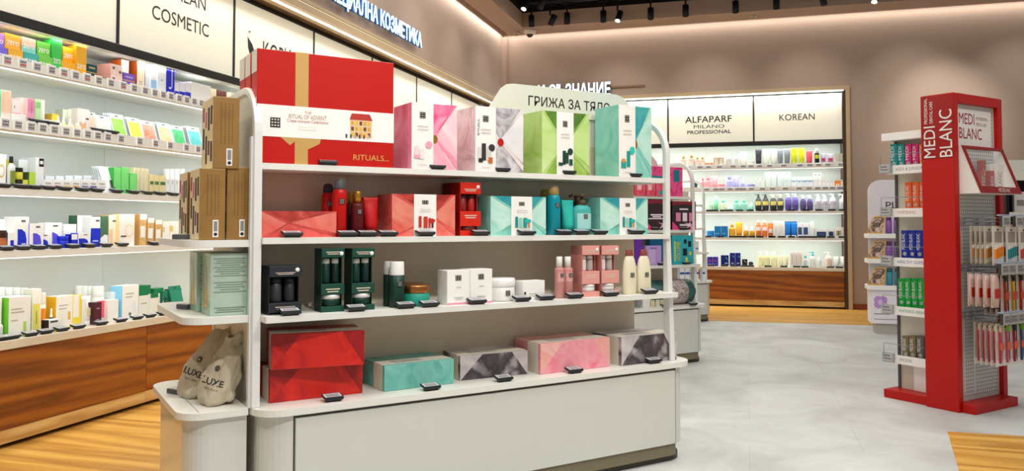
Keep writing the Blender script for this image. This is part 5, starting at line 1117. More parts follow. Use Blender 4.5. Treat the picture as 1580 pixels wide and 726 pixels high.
for i, (x0, x1) in enumerate(((70, 84), (86, 99), (101, 113), (115, 127), (129, 141), (142, 155))):
    L3.C(x0, x1, 271-i*.2, .12, '%s grey white carton in the rear row' % ('first', 'second', 'third', 'fourth', 'fifth', 'sixth')[i], '#e3e6e8', '#ccd2d6', d=.06)
mask(L3, 163, 186, 256, .02, 'front white sachet with dark green print', None, 4, 'white green printed', .34)
u, w, h, p = L3.geo(163, 186, 256, .02)
b = MB(); b.add([(-w*.05, sin(.34)*h*.2, h*.2), (w*.25, sin(.34)*h*.2, h*.2), (w*.3, sin(.34)*h*.52, h*.5), (w*.0, sin(.34)*h*.52, h*.5)], [(0, 1, 2, 3)], mat('#2a4a34', .5)); o = b.build('leaf_print', [q for q in COL.objects if q.name.startswith('mask_sachet') and str(q.get('label', '')).startswith('front white sachet with dark')][0], 0, (0, -.004, 0))
for i, (x0, x1, yt) in enumerate(((176, 187, 258), (187.5, 199.5, 257.5), (200.5, 211.5, 266.5))):
    L3.C(x0, x1, yt, .03, ('tall fresh green carton, left one', 'tall fresh green carton, right one', 'short fresh green carton')[i], wash(['#4ac85a', '#7adc7a', '#3ab84a'], 5, dist=.3), '#2fa440', d=.05)
for i in range(4): L3.C(206+6*i, 211.6+6*i, 258+.6*i, .05-.008*i, ('first', 'second', 'third', 'fourth')[i]+' slim beige carton of four', '#e4dcba', '#d3caa4', None, [(.4, .1, .6, .9, '#d6ceac')], d=.05)
for i, (x0, x1) in enumerate(((231, 238), (238.5, 246), (246.5, 256))): L3.C(x0, x1, 269+.6*i, .02, ('first', 'second', 'third')[i]+' kraft cream carton with green label', '#e3d6a2', '#d3c48c', '#e8a83c', [(.1, .52, .9, .68, '#4a7a4a')], d=.09)
for i, (x0, x1) in enumerate(((256.5, 262.5), (263, 269.5), (270, 276.5))): L3.C(x0, x1, 275+.4*i, .02, ('first', 'second', 'third')[i]+' slim white carton with amber top', '#e9edf0', '#d5dade', '#e8a040', [(.3, .7, .7, .9, '#c8ccd0')], d=.08)
for i in range(4): L3.B('cyl', 257+8*i, 263.5+8*i, 260, .15, ('first', 'second', 'third', 'fourth')[i]+' white bottle in the back row', '#e9ebea', '#f0f0ee')
L3.v = 4.02
L3.tags((5, 33, 53, 75, 100, 128, 150, 180, 206, 228, 248, 268), 'flat', -.01)
# ---- fourth shelf
L4 = Row(LF, 1.0985, 4.03, 'on the fourth left wall shelf')
def petal(c, c2='#e8e8f4', x0=.2, x1=.85): return [(c, [(x0, .0), (x1-.05, .0), (x1, .3), (x1-.1, .52), (x1-.35, .62), (x0, .62), (x0+.02, .35)]), (x0+.3, .16, x1-.08, .19, c2), (.45, .84, .75, .9, '#5a5a60')]
BL = '#1b2fc4'; VI = '#5a50d8'; WH = '#f0f0ec'
L4.B('jar', 0, 15, 355, .02, 'brown jar with dark lid and white print', '#a3562c', '#3a2018', name='jar', cat='jar', label='#b86a3c')
L4.C(-16, 9, 338, .09, 'tall white carton behind the brown jar', WH, d=.06)
L4.C(23, 45, 334, .025, 'tall white carton with big blue petal', WH, '#e4e4e2', None, petal(BL), d=.08)
L4.C(12, 22.5, 358, .03, 'short white carton with blue edge', WH, BL, None, [(.4, 0, 1, .55, BL)], d=.06)
L4.C(45.5, 67.5, 344.5, .02, 'white carton with violet petal by the tall one', WH, BL, None, petal(VI, x0=.25), d=.05)
L4.C(58, 78, 360, .03, 'low white carton with wide blue petal', WH, BL, None, petal(BL, x0=.1), d=.07)
L4.C(70, 96, 343, .06, 'white carton with violet petal, second from the left', WH, '#e4e4e2', None, petal(VI, x0=.4), d=.05)
L4.B('jar', 96, 110, 364, .02, 'round blue jar', BL, BL, name='jar', cat='jar')
L4.C(98, 118, 345.5, .10, 'white carton rising behind the round blue jar', WH, d=.05)
L4.C(110.5, 120, 361, .025, 'slim blue carton next to the round jar', BL, '#141fa0', None, [(0, .6, 1, 1, WH)], d=.05)
L4.C(120.5, 139.5, 359, .02, 'low white carton with blue petal in mid shelf', WH, BL, None, petal(BL, x0=.05), d=.06)
L4.C(119.5, 140, 332, .11, 'tall white carton with dark green end', WH, '#3f6a50', None, d=.07)
L4.C(140.5, 155, 334, .04, 'tall white carton with blue front panel', WH, '#e0e0de', None, [(0, 0, 1, .62, BL), (.2, .18, .8, .22, '#c8cef0'), (.5, .84, .9, .9, '#5a5a60')], d=.08)
L4.C(155.5, 167, 333, .04, 'dark green and white carton', '#4a7058', '#3a5a46', None, [(WH, [(0, 0), (1, 0), (1, .36), (.6, .4), (0, .28)])], d=.07)
L4.C(168, 184, 331.5, .05, 'cream carton with peach print and yellow end', '#f5efe2', '#e8c468', None, [(.1, .1, .4, .55, '#f0d0a4'), (.35, .78, .8, .84, '#6a6660')], d=.08)
L4.C(184.5, 208, 330, .02, 'broad cream white carton with pale gold ring', '#f5f1e8', '#eed090', None, [('#f3dcb0', [(.65+.28*cos(a*pi/8), .48+.2*sin(a*pi/8)) for a in range(16)]), ('#f5f1e8', [(.65+.23*cos(a*pi/8), .48+.16*sin(a*pi/8)) for a in range(16)]), (.1, .28, .45, .33, '#5a5650')], d=.06)
GO = wash(['#c89a54', '#d8b070', '#e8cc9a'], 12)
for i, (x0, x1, yt) in enumerate(((216, 226.5, 330), (228, 238, 336), (240, 250, 339))): L4.C(x0, x1, yt, .025, ('tallest', 'middle', 'smallest')[i]+' gold marbled carton with white label', GO, '#c89c5a', '#f0ece2', [(.1, .25, .8, .62, '#f4f2ee'), (0, .82, 1, 1, '#f3efe6')], d=.07)
for i, (x0, x1, yt) in enumerate(((251, 262, 342.5), (262.5, 277.5, 341))): L4.C(x0, x1, yt, .03, ('narrow', 'broad')[i]+' white carton with gold corner print', '#f4f1ea', '#e8d8b0', None, [(0, .55, .3, .8, '#e8c878'), (.5, .12, .8, .17, '#8a8a88')], d=.07)
L4.v = 4.02
L4.tags((12, 38, 62, 87, 115, 140, 165, 190, 240, 262), 'flat', -.01)
# ---- worktop
L5 = Row(LF, .6005, 4.02, 'on the left worktop')
L5.B('dropper', -3, 8, 484, .0, 'clear dropper bottle with white cap at the photo edge', '#e8e6e0', W, label='#d8d8d8')
L5.C(14, 48, 459, .02, 'broad white carton with bright green end', '#f2f1ea', '#7ac83c', None, [(.66, .06, .8, .36, '#b8dc6a'), (0, 0, 1, .04, '#8ad04a'), (.1, .6, .7, .63, LINE), (.1, .68, .6, .71, LINE), (.1, .4, .4, .43, LINE)], d=.11)
L5.C(-22, 3, 461, .05, 'second white carton with green end at the photo edge', '#f2f1ea', '#7ac83c', d=.11)
for i in range(4): L5.B('cyl', 0+12*i, 11+12*i, 443+.4*i, .17, ('first', 'second', 'third', 'fourth')[i]+' grey white bottle in the back row of four', '#dfe3df', '#e9ebe8')
L5.C(50, 64, 446, .05, 'tall white carton with lemon panel', '#f1efe6', '#e3e1d8', None, [(.12, .08, .85, .66, '#e8e068'), (.45, .2, .55, .5, '#8a8a4a')], d=.07)
L5.B('cyl', 64.5, 74, 452, .06, 'white bottle with gold band and orange label', '#f1ece2', '#efe6da', label='#f08a24')
L5.C(87, 113, 457.5, .06, 'broad white carton with yellow end', '#f3f0e6', '#f2b418', None, [(.7, .25, .85, .5, '#e8b848'), (0, 0, 1, .04, '#f2c848'), (.15, .7, .7, .73, LINE), (.15, .6, .6, .63, LINE)], d=.09)
L5.C(113.5, 126, 455.5, .055, 'white carton with yellow front strip', '#f0d84a', '#f0d84a', None, [(.0, .3, .7, 1, '#f3f0e4')], d=.09)
L5.C(75.5, 95, 493.5, .01, 'low white carton with yellow foot', '#f5f3ee', '#2a2018', None, [(0, 0, 1, .16, '#f0c83c'), (.1, .75, .7, .9, '#4a4a4a')], d=.06)
_, z = LF.hit(78, 493.5, 4.05)
L5.B('dropper', 79, 85.5, 476, .05, 'small amber dropper bottle by the yellow carton', '#4a3a2c', W)
for i in range(5): L5.B('cyl', 121+8.6*i, 129+8.6*i, 441+.2*i, .19, ('first', 'second', 'third', 'fourth', 'fifth')[i]+' pale bottle in the back row of five', '#dfe4dc', '#e9ece6')
L5.C(126.5, 133.5, 461, .06, 'narrow white carton beside the white tube', '#f1efe8', d=.06)
L5.B('tube', 132.5, 148.5, 457.5, .04, 'white cream tube with sand label', '#f4f3ee', '#efeee8', label='#e8dcb4')
L5.C(146, 157, 466.5, .015, 'dark burgundy slim carton', '#5a2430', '#3f1822', None, [(.3, .7, .7, .74, '#c8b0b0'), (.2, .2, .7, .23, '#c8b0b0')], d=.05)
L5.B('cyl', 151.5, 165.5, 442, .08, 'clear bottle with rose pink label', '#e3e6e0', '#eeeeea', label='#f0607a')
L5.C(166.5, 183, 463, .06, 'low white carton right of the pink bottle', '#f3f2ea', d=.07)
L5.C(172, 187, 450.5, .11, 'white carton behind the low white one', '#eef0ec', '#e4f0f4', d=.06)
L5.C(189, 214, 441, .05, 'large white carton with sky blue end', '#f3f3ec', '#8fd0f0', None, [(0, 0, 1, .03, '#9fd4f0'), (.4, .1, .55, .18, '#6a6a68'), (.2, .74, .7, .77, LINE), (.2, .64, .6, .67, LINE), (.65, .2, .85, .5, '#e4eef0')], d=.10)
GT = '#137a4c'
L5.C(214.5, 232.5, 441, .06, 'white carton with broad green top', '#ece9dc', '#cfe0dc', '#0f6a40', [(0, .68, 1, 1, GT), (.2, .4, .7, .44, LINE)], d=.09)
L5.C(232.5, 244, 453, .04, 'small white carton with green top', '#ece9dc', '#d8e0d8', '#0f6a40', [(0, .8, 1, 1, GT)], d=.06)
L5.C(238, 252.5, 445, .09, 'green carton with white front label', GT, '#0f5f3c', None, [(.35, .15, .9, .8, '#ece9dc')], d=.06)
L5.C(250.5, 258.5, 449, .07, 'slim green carton by the teal bottle', '#0f7a5a', '#0c6046', None, [(.1, .1, .9, .55, '#e0e6dc')], d=.05)
L5.B('dropper', 256, 268.5, 458, .03, 'teal dropper bottle with dark cap', '#2a8a78', '#0c3a30', label='#dfe8e4')
mask(L5, 268, 286, 442, .06, 'green sachet with white lower panel', wash(['#0f7a5a', '#1a8a68'], 5), 1, 'green', .25, '#0f7a5a')
L5.C(262, 280, 446, .17, 'dark green carton behind the green sachet', '#0f6a4c', d=.05)
L5.v = 4.0
L5.tags((6, 24, 52, 75, 100, 125, 160, 190, 215, 235, 255), 'flat', -.025)
# ================================================================== goods on the back wall
def bx(p): return 1060+p/8.543
def by(p): return 215+p/8.543
def bx2(p): return 1180+p/8.543
B1 = Row(BF, 2.116, 12.76, 'on the top back shelf')
PE = mat('#f3c3a0', .3)
for i, (a, c, y) in enumerate(((-80, -15, 220), (18, 98, 205), (105, 165, 235), (170, 235, 235))):
    B1.B('round', bx(a), bx(c), by(y), .02, ('first', 'second', 'third', 'fourth')[i]+' peach square bottle with gold cap', '#f3bfa0', '#c8a03a', label='#f8ece2')
B1.B('jar', bx(242), bx(345), by(305), .02, 'low peach jar', '#f5c09a', '#f3b88c', name='jar', cat='jar')
for i in range(2): B1.C(bx(352+68*i), bx(415+68*i), by(240), .02, ('left', 'right')[i]+' peach carton with white window', '#f5c4a0', '#efb48c', None, [(.2, .2, .8, .9, '#fbf4ec')])
for i in range(2): B1.B('pump' if 0 else 'round', bx(512+98*i), bx(592+98*i), by(185), .02, ('left', 'right')[i]+' white shoulder bottle with grey slash', '#f3f2ee', '#f6f6f2', label='#e4e2de')
B1.B('tube', bx(692), bx(785), by(158), .02, 'big white tube with grey slash', '#f4f2ea', '#f0eee6')
B1.B('jar', bx(785), bx(882), by(278), .02, 'low white jar', '#f3f0e4', '#f6f4ea', name='jar', cat='jar')
B1.B('tube', bx(900), bx(985), by(130), .02, 'dark charcoal tube at the sign divider', '#3a3640', '#26232a', label='#5a5660')
for i, (a, c) in enumerate(((1000, 1095), (1105, 1195))): B1.B('tube', bx(a), bx(c), by(122), .02, ('left', 'right')[i]+' large ivory tube', '#f0efe2', '#e8e8d8')
for i, (a, c) in enumerate(((165, 242), (255, 338))): B1.B('tube', bx2(a), bx2(c), by(128 if i == 0 else 118), .02, ('left', 'right')[i]+' grey tube with black cap', '#84888c', '#3a3c40')
for i, (a, c) in enumerate(((345, 432), (440, 528))): B1.B('tube', bx2(a), bx2(c), by(112), .02, ('left', 'right')[i]+' bright yellow tube with black cap', '#dde01c', '#1c1c1a')
B1.B('tube', bx2(545), bx2(632), by(152), .02, 'coral red tube with dark cap', '#ee5a66', '#a02c3a')
B1.B('mist', bx2(657), bx2(720), by(120), .02, 'black bottle with yellow spot and white nozzle', '#1c1a1c', '#efefec', label='#d8e020')
for i, (a, c) in enumerate(((735, 812), (822, 912))): B1.B('tube', bx2(a), bx2(c), by(185), .02, ('left', 'right')[i]+' silver tube with pink label', '#c3c3ce', '#e8e4ea', label='#d83c7a')
for i, (a, c) in enumerate(((925, 985), (988, 1045))): B1.C(bx2(a), bx2(c), by(185), .02, ('left', 'right')[i]+' beige white carton', '#e6e3d4', None, None, [(.2, .4, .7, .44, LINE)])
B1.v = 12.727
B1.tags([bx(q) for q in (0, 165, 278, 418, 598, 733, 836, 946, 1078)]+[bx2(q) for q in (238, 450, 582, 698, 818, 988)], 'brail')
B2 = Row(BF, 1.773, 12.76, 'on the second back shelf')
PKK = '#f0959c'; LV = '#b3aee6'
B2.B('pump', bx(60), bx(135), by(510), .02, 'dark teal bottle with white pump', '#17505a', '#f0f0ec')
B2.B('round', bx(183), bx(230), by(510), .02, 'narrow pink bottle', PKK, '#e8707c')
B2.B('round', bx(238), bx(320), by(502), .02, 'round pink bottle', PKK, '#e8707c', label='#f3a8ac')
B2.B('tube', bx(325), bx(405), by(482), .02, 'pink tube', '#f2a0a4', '#ee8a92')
B2.B('jar', bx(410), bx(502), by(585), .02, 'low pink jar', PKK, '#f0a4a4', name='jar', cat='jar')
B2.B('round', bx(515), bx(607), by(492), .02, 'lavender bottle', LV, '#8a84cc', label='#bdb8ec')
B2.B('tube', bx(612), bx(690), by(472), .02, 'lavender tube', '#b0aaea', '#a09ae0')
B2.B('dropper', bx(708), bx(770), by(515), .02, 'small lavender dropper bottle', LV, '#f3f2f6')
B2.B('jar', bx(792), bx(895), by(585), .02, 'low lavender jar', '#b0aae2', '#a8a2dc', name='jar', cat='jar')
for i, (a, c, y) in enumerate(((908, 965, 505), (968, 1026, 505), (1034, 1105, 430), (1110, 1190, 430))): B2.C(bx(a), bx(c), by(y), .02, ('first short', 'second short', 'first tall', 'second tall')[i]+' white carton with mint tint', '#ecf2ea', '#d5e8d0', None, [(.3, .88, .7, .93, '#6a7a70'), (.1, .1, .9, .7, '#e3efe6')], d=.06)
for i, (a, c) in enumerate(((155, 240), (245, 340))): B2.C(bx2(a), bx2(c), by(430), .02, ('third tall', 'fourth tall')[i]+' white carton with mint tint', '#e8f2ec', '#cfe6dc', None, [(.3, .88, .7, .93, '#6a7a70'), (.1, .1, .9, .7, '#dfeee8')], d=.06)
for i in range(4): B2.C(bx2(352+71*i), bx2(419+71*i), by(495), .02, ('first', 'second', 'third', 'fourth')[i]+' white carton with blue stripe', '#eff3f3', '#d0e4ec', None, [(0, .62, 1, .68, '#58b8d8' if i < 2 else '#4a7ad0'), (0, .0, 1, .04, '#8ad0d8' if i < 2 else '#4a7ad0'), (.3, .54, .6, .58, '#5a6a7a')], d=.05)
for i, (a, c) in enumerate(((640, 690), (694, 745))): B2.C(bx2(a), bx2(c), by(440), .02, ('left', 'right')[i]+' tall slim carton with coral edge', '#f2f0ec', '#ee8a6a', None, [(.2, .85, .8, .9, '#6a6a68'), (.3, .5, .7, .8, '#dfe8e4')], d=.05)
for i, (a, c, y) in enumerate(((755, 803, 530), (807, 857, 530), (868, 892, 545), (895, 920, 545))): B2.C(bx2(a), bx2(c), by(y), .02, ('first', 'second', 'third', 'fourth')[i]+' small white carton right of the coral ones', '#f3f1ec', '#e4ddd6', None, [(.3, .8, .7, .86, '#7a7a78')], d=.04)
B2.C(bx2(925), bx2(1000), by(542), .02, 'bright orange carton with white tubes print', '#f08a34', '#d8701c', None, [(.2, .15, .4, .6, '#fbe8d4'), (.55, .15, .75, .6, '#fbe8d4')], d=.05)
B2.C(bx2(1004), bx2(1048), by(530), .02, 'white carton with yellow edge', '#f3f0e4', '#f0c040', None, [(.3, .8, .8, .88, '#5a5a58')], d=.04)
B2.C(bx2(1055), bx2(1090), by(548), .02, 'last small white carton at the shelf end', '#eeece6', d=.04)
B2.v = 12.727
B2.tags([bx(q) for q in (250, 368, 448, 558, 656, 734, 836, 980, 1110)]+[bx2(q) for q in (256, 438, 566, 680, 782, 874, 970, 1054)], 'brail')
def by3(p): return 290+p/8.543
B3 = Row(BF, 1.4405, 12.76, 'on the third back shelf')
MG = '#a8e0b8'
B3.B('round', bx(260), bx(342), by3(162), .02, 'pale mint bottle at the left', '#bfe8c8', '#a8dcc0', label='#cdeed2')
B3.B('cyl', bx(350), bx(412), by3(110), .02, 'tall green cylinder spray', '#7cc89a', '#a0dcb8')
B3.B('round', bx(430), bx(525), by3(162), .02, 'yellow green bottle with green cap', '#d3ecb8', '#58b08a', label='#e0f0c4')
B3.B('round', bx(535), bx(602), by3(218), .02, 'small white mint bottle', '#e8f3f0', '#cfe6e4')
for i, (a, c) in enumerate(((610, 700), (708, 802))): B3.B('round', bx(a), bx(c), by3(160), .02, ('left', 'right')[i]+' sea green bottle', '#8ad4b8', '#4aa890', label='#9adcc4')
B3.B('dropper', bx(812), bx(880), by3(190), .02, 'small mint dropper bottle', '#98dcc4', '#e4f0ec')
BK = '#3a3634'
for i, (a, c) in enumerate(((895, 985), (988, 1080))): B3.B('oval', bx(a), bx(c), by3(80), .02, ('left', 'right')[i]+' black bottle with black pump', BK, '#2a2828', label='#d8cc74')
for i, (a, c) in enumerate(((1090-1025+0, 158), (162, 250))): B3.B('oval', bx2(a), bx2(c), by3(80), .02, ('left', 'right')[i]+' black bottle with cream pump', BK, '#efe2a8', label='#d8cc74')
for i, (a, c) in enumerate(((268, 355), (360, 445))): B3.B('oval', bx2(a), bx2(c), by3(70), .02, ('left', 'right')[i]+' violet bottle with pale blue pump', '#5a4a94', '#b8d4e4', label='#6a5aa8')
for i, (a, c) in enumerate(((465, 550), (555, 640))): B3.B('oval', bx2(a), bx2(c), by3(92), .02, ('left', 'right')[i]+' plum bottle with white pump', '#544878', '#e8ecf0', label='#645488')
for i, (a, c) in enumerate(((662, 748), (755, 832))): B3.B('oval', bx2(a), bx2(c), by3(82), .02, ('left', 'right')[i]+' silver grey bottle with white pump', '#c9c6cc', '#f0f0ee', label='#b0a8b4')
B3.B('oval', bx2(850), bx2(948), by3(70), .02, 'single silver bottle with grey pump', '#d0cdd2', '#c3d0d8', label='#bdb4bc')
B3.B('pump', bx2(985), bx2(1080), by3(78), .02, 'white pump bottle at the right end', '#d8d9da', '#f0f0ee', label='#c8c8ca')
B3.v = 12.745
B3.tags([bx(q) for q in (300, 378, 484, 570, 700, 842, 980)]+[bx2(q) for q in (128, 355, 553, 728, 894, 1030)], 'small')
B4 = Row(BF, 1.0425, 12.76, 'on the fourth back shelf')
B4.B('jar', bx(255), bx(358), by3(560), .02, 'low bright blue jar', '#2a86d0', '#3a9ae0', name='jar', cat='jar')
for i, (a, c) in enumerate(((362, 448), (452, 538))): B4.C(bx(a), bx(c), by3(500), .02, ('left', 'right')[i]+' cobalt blue carton', '#1878b8', '#0f5c94', None, [(.2, .3, .7, .36, '#7ab8e0')])
B4.B('round', bx(550), bx(638), by3(478), .02, 'amber bottle with yellow cap', '#e0a01c', '#c88c14', label='#e8ac2c')
B4.B('tube', bx(640), bx(732), by3(448), .02, 'amber yellow tube', '#e8a41c', '#d8940c')
B4.B('dropper', bx(742), bx(812), by3(495), .02, 'left amber dropper bottle with white cap', '#e0a01c', '#f3f0e6')
B4.B('dropper', bx(820), bx(895), by3(500), .02, 'right amber dropper bottle with white cap', '#cfa018', '#f3f0e6')
for i, (a, c) in enumerate(((905, 978), (985, 1060))): B4.B('mist', bx(a), bx(c), by3(425), .02, ('left', 'right')[i]+' orange spray bottle with white label', '#f0843c', '#f6d0b4', label='#f3ece8')
B4.B('tube', bx(1062), bx(1135), by3(460), .02, 'orange tube with white label', '#f08034', '#e87024', label='#f0ece8')
for i, (a, c) in enumerate(((110, 185), (190, 258))): B4.C(bx2(a), bx2(c), by3(430), .02, ('left', 'right')[i]+' tall off white carton', '#efebe4', '#c8c6c4', None, [(.4, .3, .6, .7, '#e0dcd6')])
B4.C(bx2(266), bx2(425), by3(440), .04, 'dark blue double carton behind the blue tubes', '#154a94', '#10386e', d=.03)
for i, (a, c) in enumerate(((268, 340), (345, 424))): B4.B('tube', bx2(a), bx2(c), by3(455), .015, ('left', 'right')[i]+' vivid blue tube', '#1f80dc', '#e8eef4', d=.3)
for i, (a, c) in enumerate(((430, 498), (502, 580))): B4.C(bx2(a), bx2(c), by3(458), .02, ('left', 'right')[i]+' white carton with navy photo', '#eef0f2', '#c8dcec', None, [(.1, .2, .85, .7, '#3a5a84')])
B4.C(bx2(594), bx2(648), by3(435), .02, 'tall white carton with teal edge', '#f2f1ec', '#8adcd0', d=.05)
B4.C(bx2(660), bx2(820), by3(540), .02, 'wide low white carton with navy strip', '#efeeea', '#4a9a84', None, [(.15, .15, .92, .7, '#2a3c6a'), (.3, .3, .8, .5, '#4a5a8a')])
B4.C(bx2(825), bx2(915), by3(545), .02, 'small white carton with navy block', '#efeeea', None, None, [(.2, .2, .88, .75, '#2a3c6a')])
for i, (a, c) in enumerate(((922, 1020), (1024, 1122))): B4.C(bx2(a), bx2(c), by3(515), .02, ('left', 'right')[i]+' white carton with olive photo', '#f3efe6', None, None, [(.2, .2, .85, .68, '#b8ac84'), (.4, .25, .6, .62, '#6a5a3a')])
B4.v = 12.745
B4.tags([bx(q) for q in (280, 445, 598, 678, 752, 858, 965, 1122)]+[bx2(q) for q in (98, 222, 356, 492, 574, 660, 760, 874, 1024)], 'small')
def cx(p): return 1080+p/6.583
def cy(p): return 375+p/6.583
B5 = Row(BF, .6005, 12.755, 'on the back worktop')
def B5C(a, c, y, sh, f, s=None, deco=()): B5.C(cx(a), cx(c), cy(y), .02, sh, f, s, None, deco)
for i, (a, c) in enumerate(((74, 127), (130, 184))): B5C(a, c, 138, ('left', 'right')[i]+' purple blue low carton', '#4034a0', '#2c2478', [(.3, .5, .7, .65, '#b83c8a'), (.2, .2, .8, .26, '#8a84d0')])
B5C(212, 290, 122, 'navy carton with cyan slash', '#141c6c', '#0c124c', [('#3cb0d8', [(.55, .85), (.65, .85), (.9, .6), (.8, .6)]), (.5, .25, .9, .32, '#c8ccE8')])
for i, (a, c) in enumerate(((302, 356), (358, 412))): B5C(a, c, 98, ('left', 'right')[i]+' tall navy carton with cyan slash', '#1a1f78', '#0c124c', [('#3cb0d8', [(.45, .8), (.6, .8), (.9, .66), (.75, .66)]), (.3, .2, .7, .27, '#c8cce8')])
B5C(428, 482, 162, 'small black carton with white slash', '#16181c', None, [('#d8d8d8', [(.3, .85), (.4, .85), (.8, .55), (.7, .55)])])
B5.B('dropper', cx(495), cx(540), cy(155), .02, 'small black dropper bottle', '#2a2c30', '#e8e8e6', label='#3a3c40')
YL = '#eeeaa4'
for i, (a, c) in enumerate(((585, 645), (650, 712), (725, 785))): B5.B('pump', cx(a), cx(c), cy(82), .02, ('left', 'middle', 'right')[i]+' pale yellow bottle with white pump', YL, '#f6f4e6', label='#f3efc0')
for i, (a, c) in enumerate(((795, 845), (850, 898))): B5.B('tube', cx(a), cx(c), cy(132), .02, ('left', 'right')[i]+' pale yellow tube', '#ece4b4', '#f0ecd0')
for i in range(3): B5C(915+43*i, 956+43*i, 84, ('first', 'second', 'third')[i]+' tall slim white carton of three', '#f0ece6', '#d8ccc4', [(.4, .2, .6, .8, '#d8c8c0')])
B5.B('round', cx(1052), cx(1094), cy(128), .02, 'small white bottle with teal cap', '#eef0ea', '#2fb0b4', label='#d3e8e6')
B5.B('pump', cx(1115), cx(1180), cy(88), .02, 'white pump bottle with teal pump', '#f0efe8', '#22b4bc', label='#e3e8e4')
B5.B('round', cx(1192), cx(1240), cy(140), .02, 'small white bottle with white cap', '#ecefea', '#f4f4f0', label='#d8e6e2')
B5.B('pump', cx(1262), cx(1345), cy(90), .02, 'large cream pump bottle', '#f2e6d8', '#f4efe6', label='#f4dcc8')
for i, (a, c) in enumerate(((1355, 1422), (1428, 1495))): B5.B('tube', cx(a), cx(c), cy(135), .02, ('left', 'right')[i]+' white tube at the worktop end', '#eff0ea', '#e6e8e2')
B5.v = 12.73
B5.tags([cx(q) for q in (112, 245, 345, 450, 515, 690, 852, 982, 1066, 1325, 1416)], 'small')
# ================================================================== goods on the second gondola
gv = 2.16
T1 = Row(GF, 1.495, 3.30+gv, 'on the second gondola')
MA = wash(['#e8307a', '#f0589a', '#d81f68', '#f58abc'], 7)
T1.C(1006, 1053, 256, .02, 'tall magenta hair gift box with teal lettering', MA, '#c81f62', '#f07ab0', [(.0, .55, .5, .68, '#1f8f9c'), (.1, .3, .55, .42, '#1f8f9c'), (.7, .5, .9, .9, '#1a7a88')], d=.08)
T2 = Row(GF, 1.193, 3.27+gv, 'on the second gondola')
PM = wash(['#e83a5c', '#f06a80', '#d82a44', '#f8c0c8'], 10)
for i, (a, c) in enumerate(((980, 996), (997, 1011), (1012, 1027))): T2.C(a, c, 279+i, -.02 if 0 else .02, ('left', 'middle', 'right')[i]+' pink red hair carton on the raised second shelf', PM, '#c8284a', None, [(.3, .1, .8, .4, '#3aa0a8')] if i == 2 else [(.2, .4, .6, .8, '#f7c8cc')], d=.06, zb=1.4955, where='of the second gondola')
BKS = wash(['#2a1c22', '#3a2028', '#241a1e'], 6)
STAR = [('#e84a8a', [(0, 0), (.35, 0), (.0, .3)]), ('#e84a8a', [(1, 0), (.7, 0), (1, .35)]), ('#f3b8d0', [(.75, .3), (.79, .2), (1, .24), (.8, .16), (.85, 0), (.74, .12), (.55, .02), (.68, .18), (.5, .26), (.7, .22)]), ('#8a2438', [(0, 1), (0, .86), (.5, .9), (1, .84), (1, 1)])]
T2.C(996, 1033, 308, .02, 'dark gift box with pink starburst, left one', BKS, '#1c1418', None, STAR+[(.2, .48, .72, .53, '#efe6ea'), (.28, .42, .64, .46, '#efe6ea'), (.12, .36, .8, .4, '#efe6ea')], d=.10)
T2.C(1037, 1073.5, 310, .02, 'dark gift box with pink starburst, right one', BKS, '#1c1418', None, STAR+[(.15, .3, .35, .6, '#e88ab0'), (.43, .3, .62, .6, '#efdfe6'), (.7, .3, .85, .6, '#e88ab0'), (.3, .7, .66, .75, '#efe6ea'), (.3, .14, .75, .2, '#efe6ea')], d=.10)
T2.tags((1012, 1055), 'flat', -.0)
T3 = Row(GF, .884, 3.21+gv, 'on the second gondola')
T3.C(979, 991, 368, .04, 'slim violet carton behind the lotion bottles', '#6a2fa0', '#4a1f78', d=.06)
T3.C(1003, 1031, 367, .08, 'large blue green carton behind the lilac one', '#14608a', '#0f4a6c', None, [(.78, .1, .9, .7, '#2a86b0')], d=.06)
T3.C(996, 1020.5, 379, .02, 'lilac carton right of the lotion bottles', '#b79ad4', '#9a7cbc', None, [(.2, .1, .6, .8, '#c8aee0'), (.3, .85, .7, .9, '#7a5aa0')], d=.05)
T3.C(1037, 1069.5, 363, .02, 'teal carton with yellow lettering and doodles', wash(['#1fa0b0', '#2ab0bc', '#189098'], 5), '#14808c', None, [(.1, .12, .16, .8, '#d8d83c'), (.5, .3, .7, .55, '#16242c'), (.75, .6, .9, .8, '#16242c'), (.55, .72, .68, .86, '#16242c'), (.62, .1, .72, .24, '#e0d84a'), (.8, .32, .9, .44, '#e0d84a')], None, d=.09)
u, w, h, p = T3.geo(1037, 1069.5, 363, .02)
q = [o for o in COL.objects if str(o.get('label', '')).startswith('teal carton with yellow lettering')][0]
b = MB(); b.text('VOLUME', -w*.14, -.004, h*.12, w*.16, mat('#e0dc2c', .5), 'l', width=h*.66, M=Matrix.Rotation(-pi/2, 4, 'Y')); b.build('lettering', q)
T3.tags((1022, 1060), 'flat', -.0)
T4 = Row(GF, .5195, 3.24+gv, 'on the second gondola base')
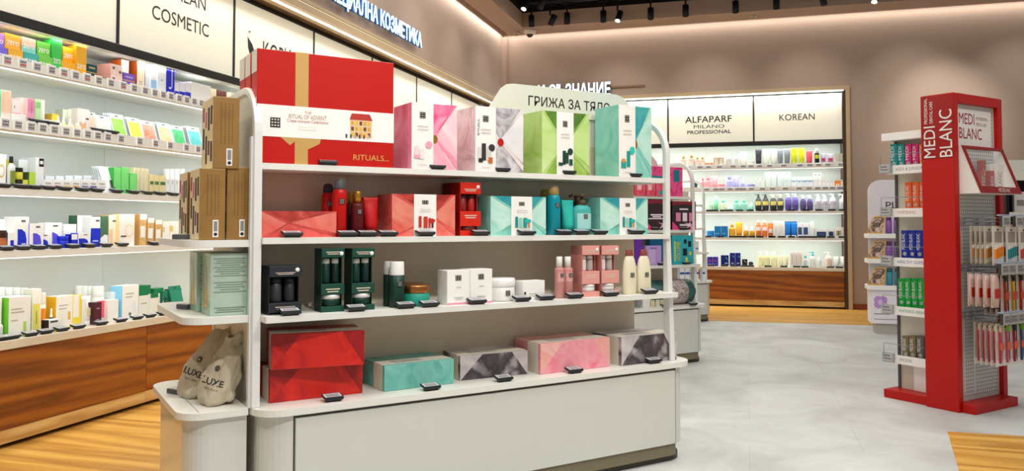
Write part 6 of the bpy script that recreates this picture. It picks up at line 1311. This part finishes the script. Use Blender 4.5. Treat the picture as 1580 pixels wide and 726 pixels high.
for i, (a, c, col) in enumerate(((984, 988, '#8a8f96'), (992, 1003, '#eeeee8'), (1004, 1010, '#e0d4b0'), (1012, 1018, '#e8e2cc'), (1019, 1026, '#d8ccA4'))): T4.C(a, c, 449, .03, ('first', 'second', 'third', 'fourth', 'fifth')[i]+' small carton seen under the lotion bottles', col, d=.05)
u0, v0 = GF.flat(1005, 474, .5195); u1, _ = GF.hit(1080, 450, v0); _, zt = GF.hit(1040, 433, v0)
R = (zt-.5195)/2; Lr = u1-u0
r = empty('rolled_gift_pack', GF.P((u0+u1)/2, v0+R+.02, .5205), GA); tag(r, 'dark green roll shaped pack with white and mauve sleeve on the second gondola', 'gift pack')
DG = wash(['#1f4a48', '#2f6a64', '#173a3a'], 14, dist=.5)
def roll(x0, x1, k, m, nm):
    b = MB(); b.lathe([(.6*R, x0), (k*R, x0+.03 if x0 < -.3*Lr else x0), (k*R, x1-.03 if x1 > .3*Lr else x1), (.6*R if x1 > .3*Lr else k*R, x1)], m, seg=24)
    b.v = [(z, y, x+R) for x, y, z in b.v]; return b.build(nm, r)
roll(-Lr/2, Lr/2, 1, DG, 'green_roll'); roll(-Lr*.05, Lr*.30, 1.02, wash(['#f0ebe6', '#a8868c', '#ece4e0', '#8a6a70', '#f3efea'], 7, dist=3), 'patterned_sleeve')
T4.v = v0-.06; T4.tag1(1028, 'flat', 0, 'price tag by the left end of the green roll pack'); T4.tag1(1070, 'flat', 0, 'price tag by the right end of the green roll pack')
gv = 4.32
T5 = Row(GF, .5195, 3.24+gv, 'on the third gondola base')
for i, (a, c) in enumerate(((1049, 1056), (1057, 1064), (1065, 1071), (1072, 1078), (1084, 1091))): T5.C(a, c, 413, .03, ('first', 'second', 'third', 'fourth', 'fifth')[i]+' white tall carton with blue band', '#eef0f4', '#d8dce4', None, [(0, .52, 1, .68, '#3f5aa8')], d=.05)
T6 = Row(GF, .884, 3.21+gv, 'on the third gondola')
for i, (a, c, y, col) in enumerate(((1071, 1078, 372, '#e8eaee'), (1071, 1078, 388, '#2a3aa0'))): 
    if i == 0: T6.C(a, c, y, .03, 'white carton with navy marks at the frame post', col, None, None, [(.1, .3, .9, .4, '#2a3aa0')], d=.05)
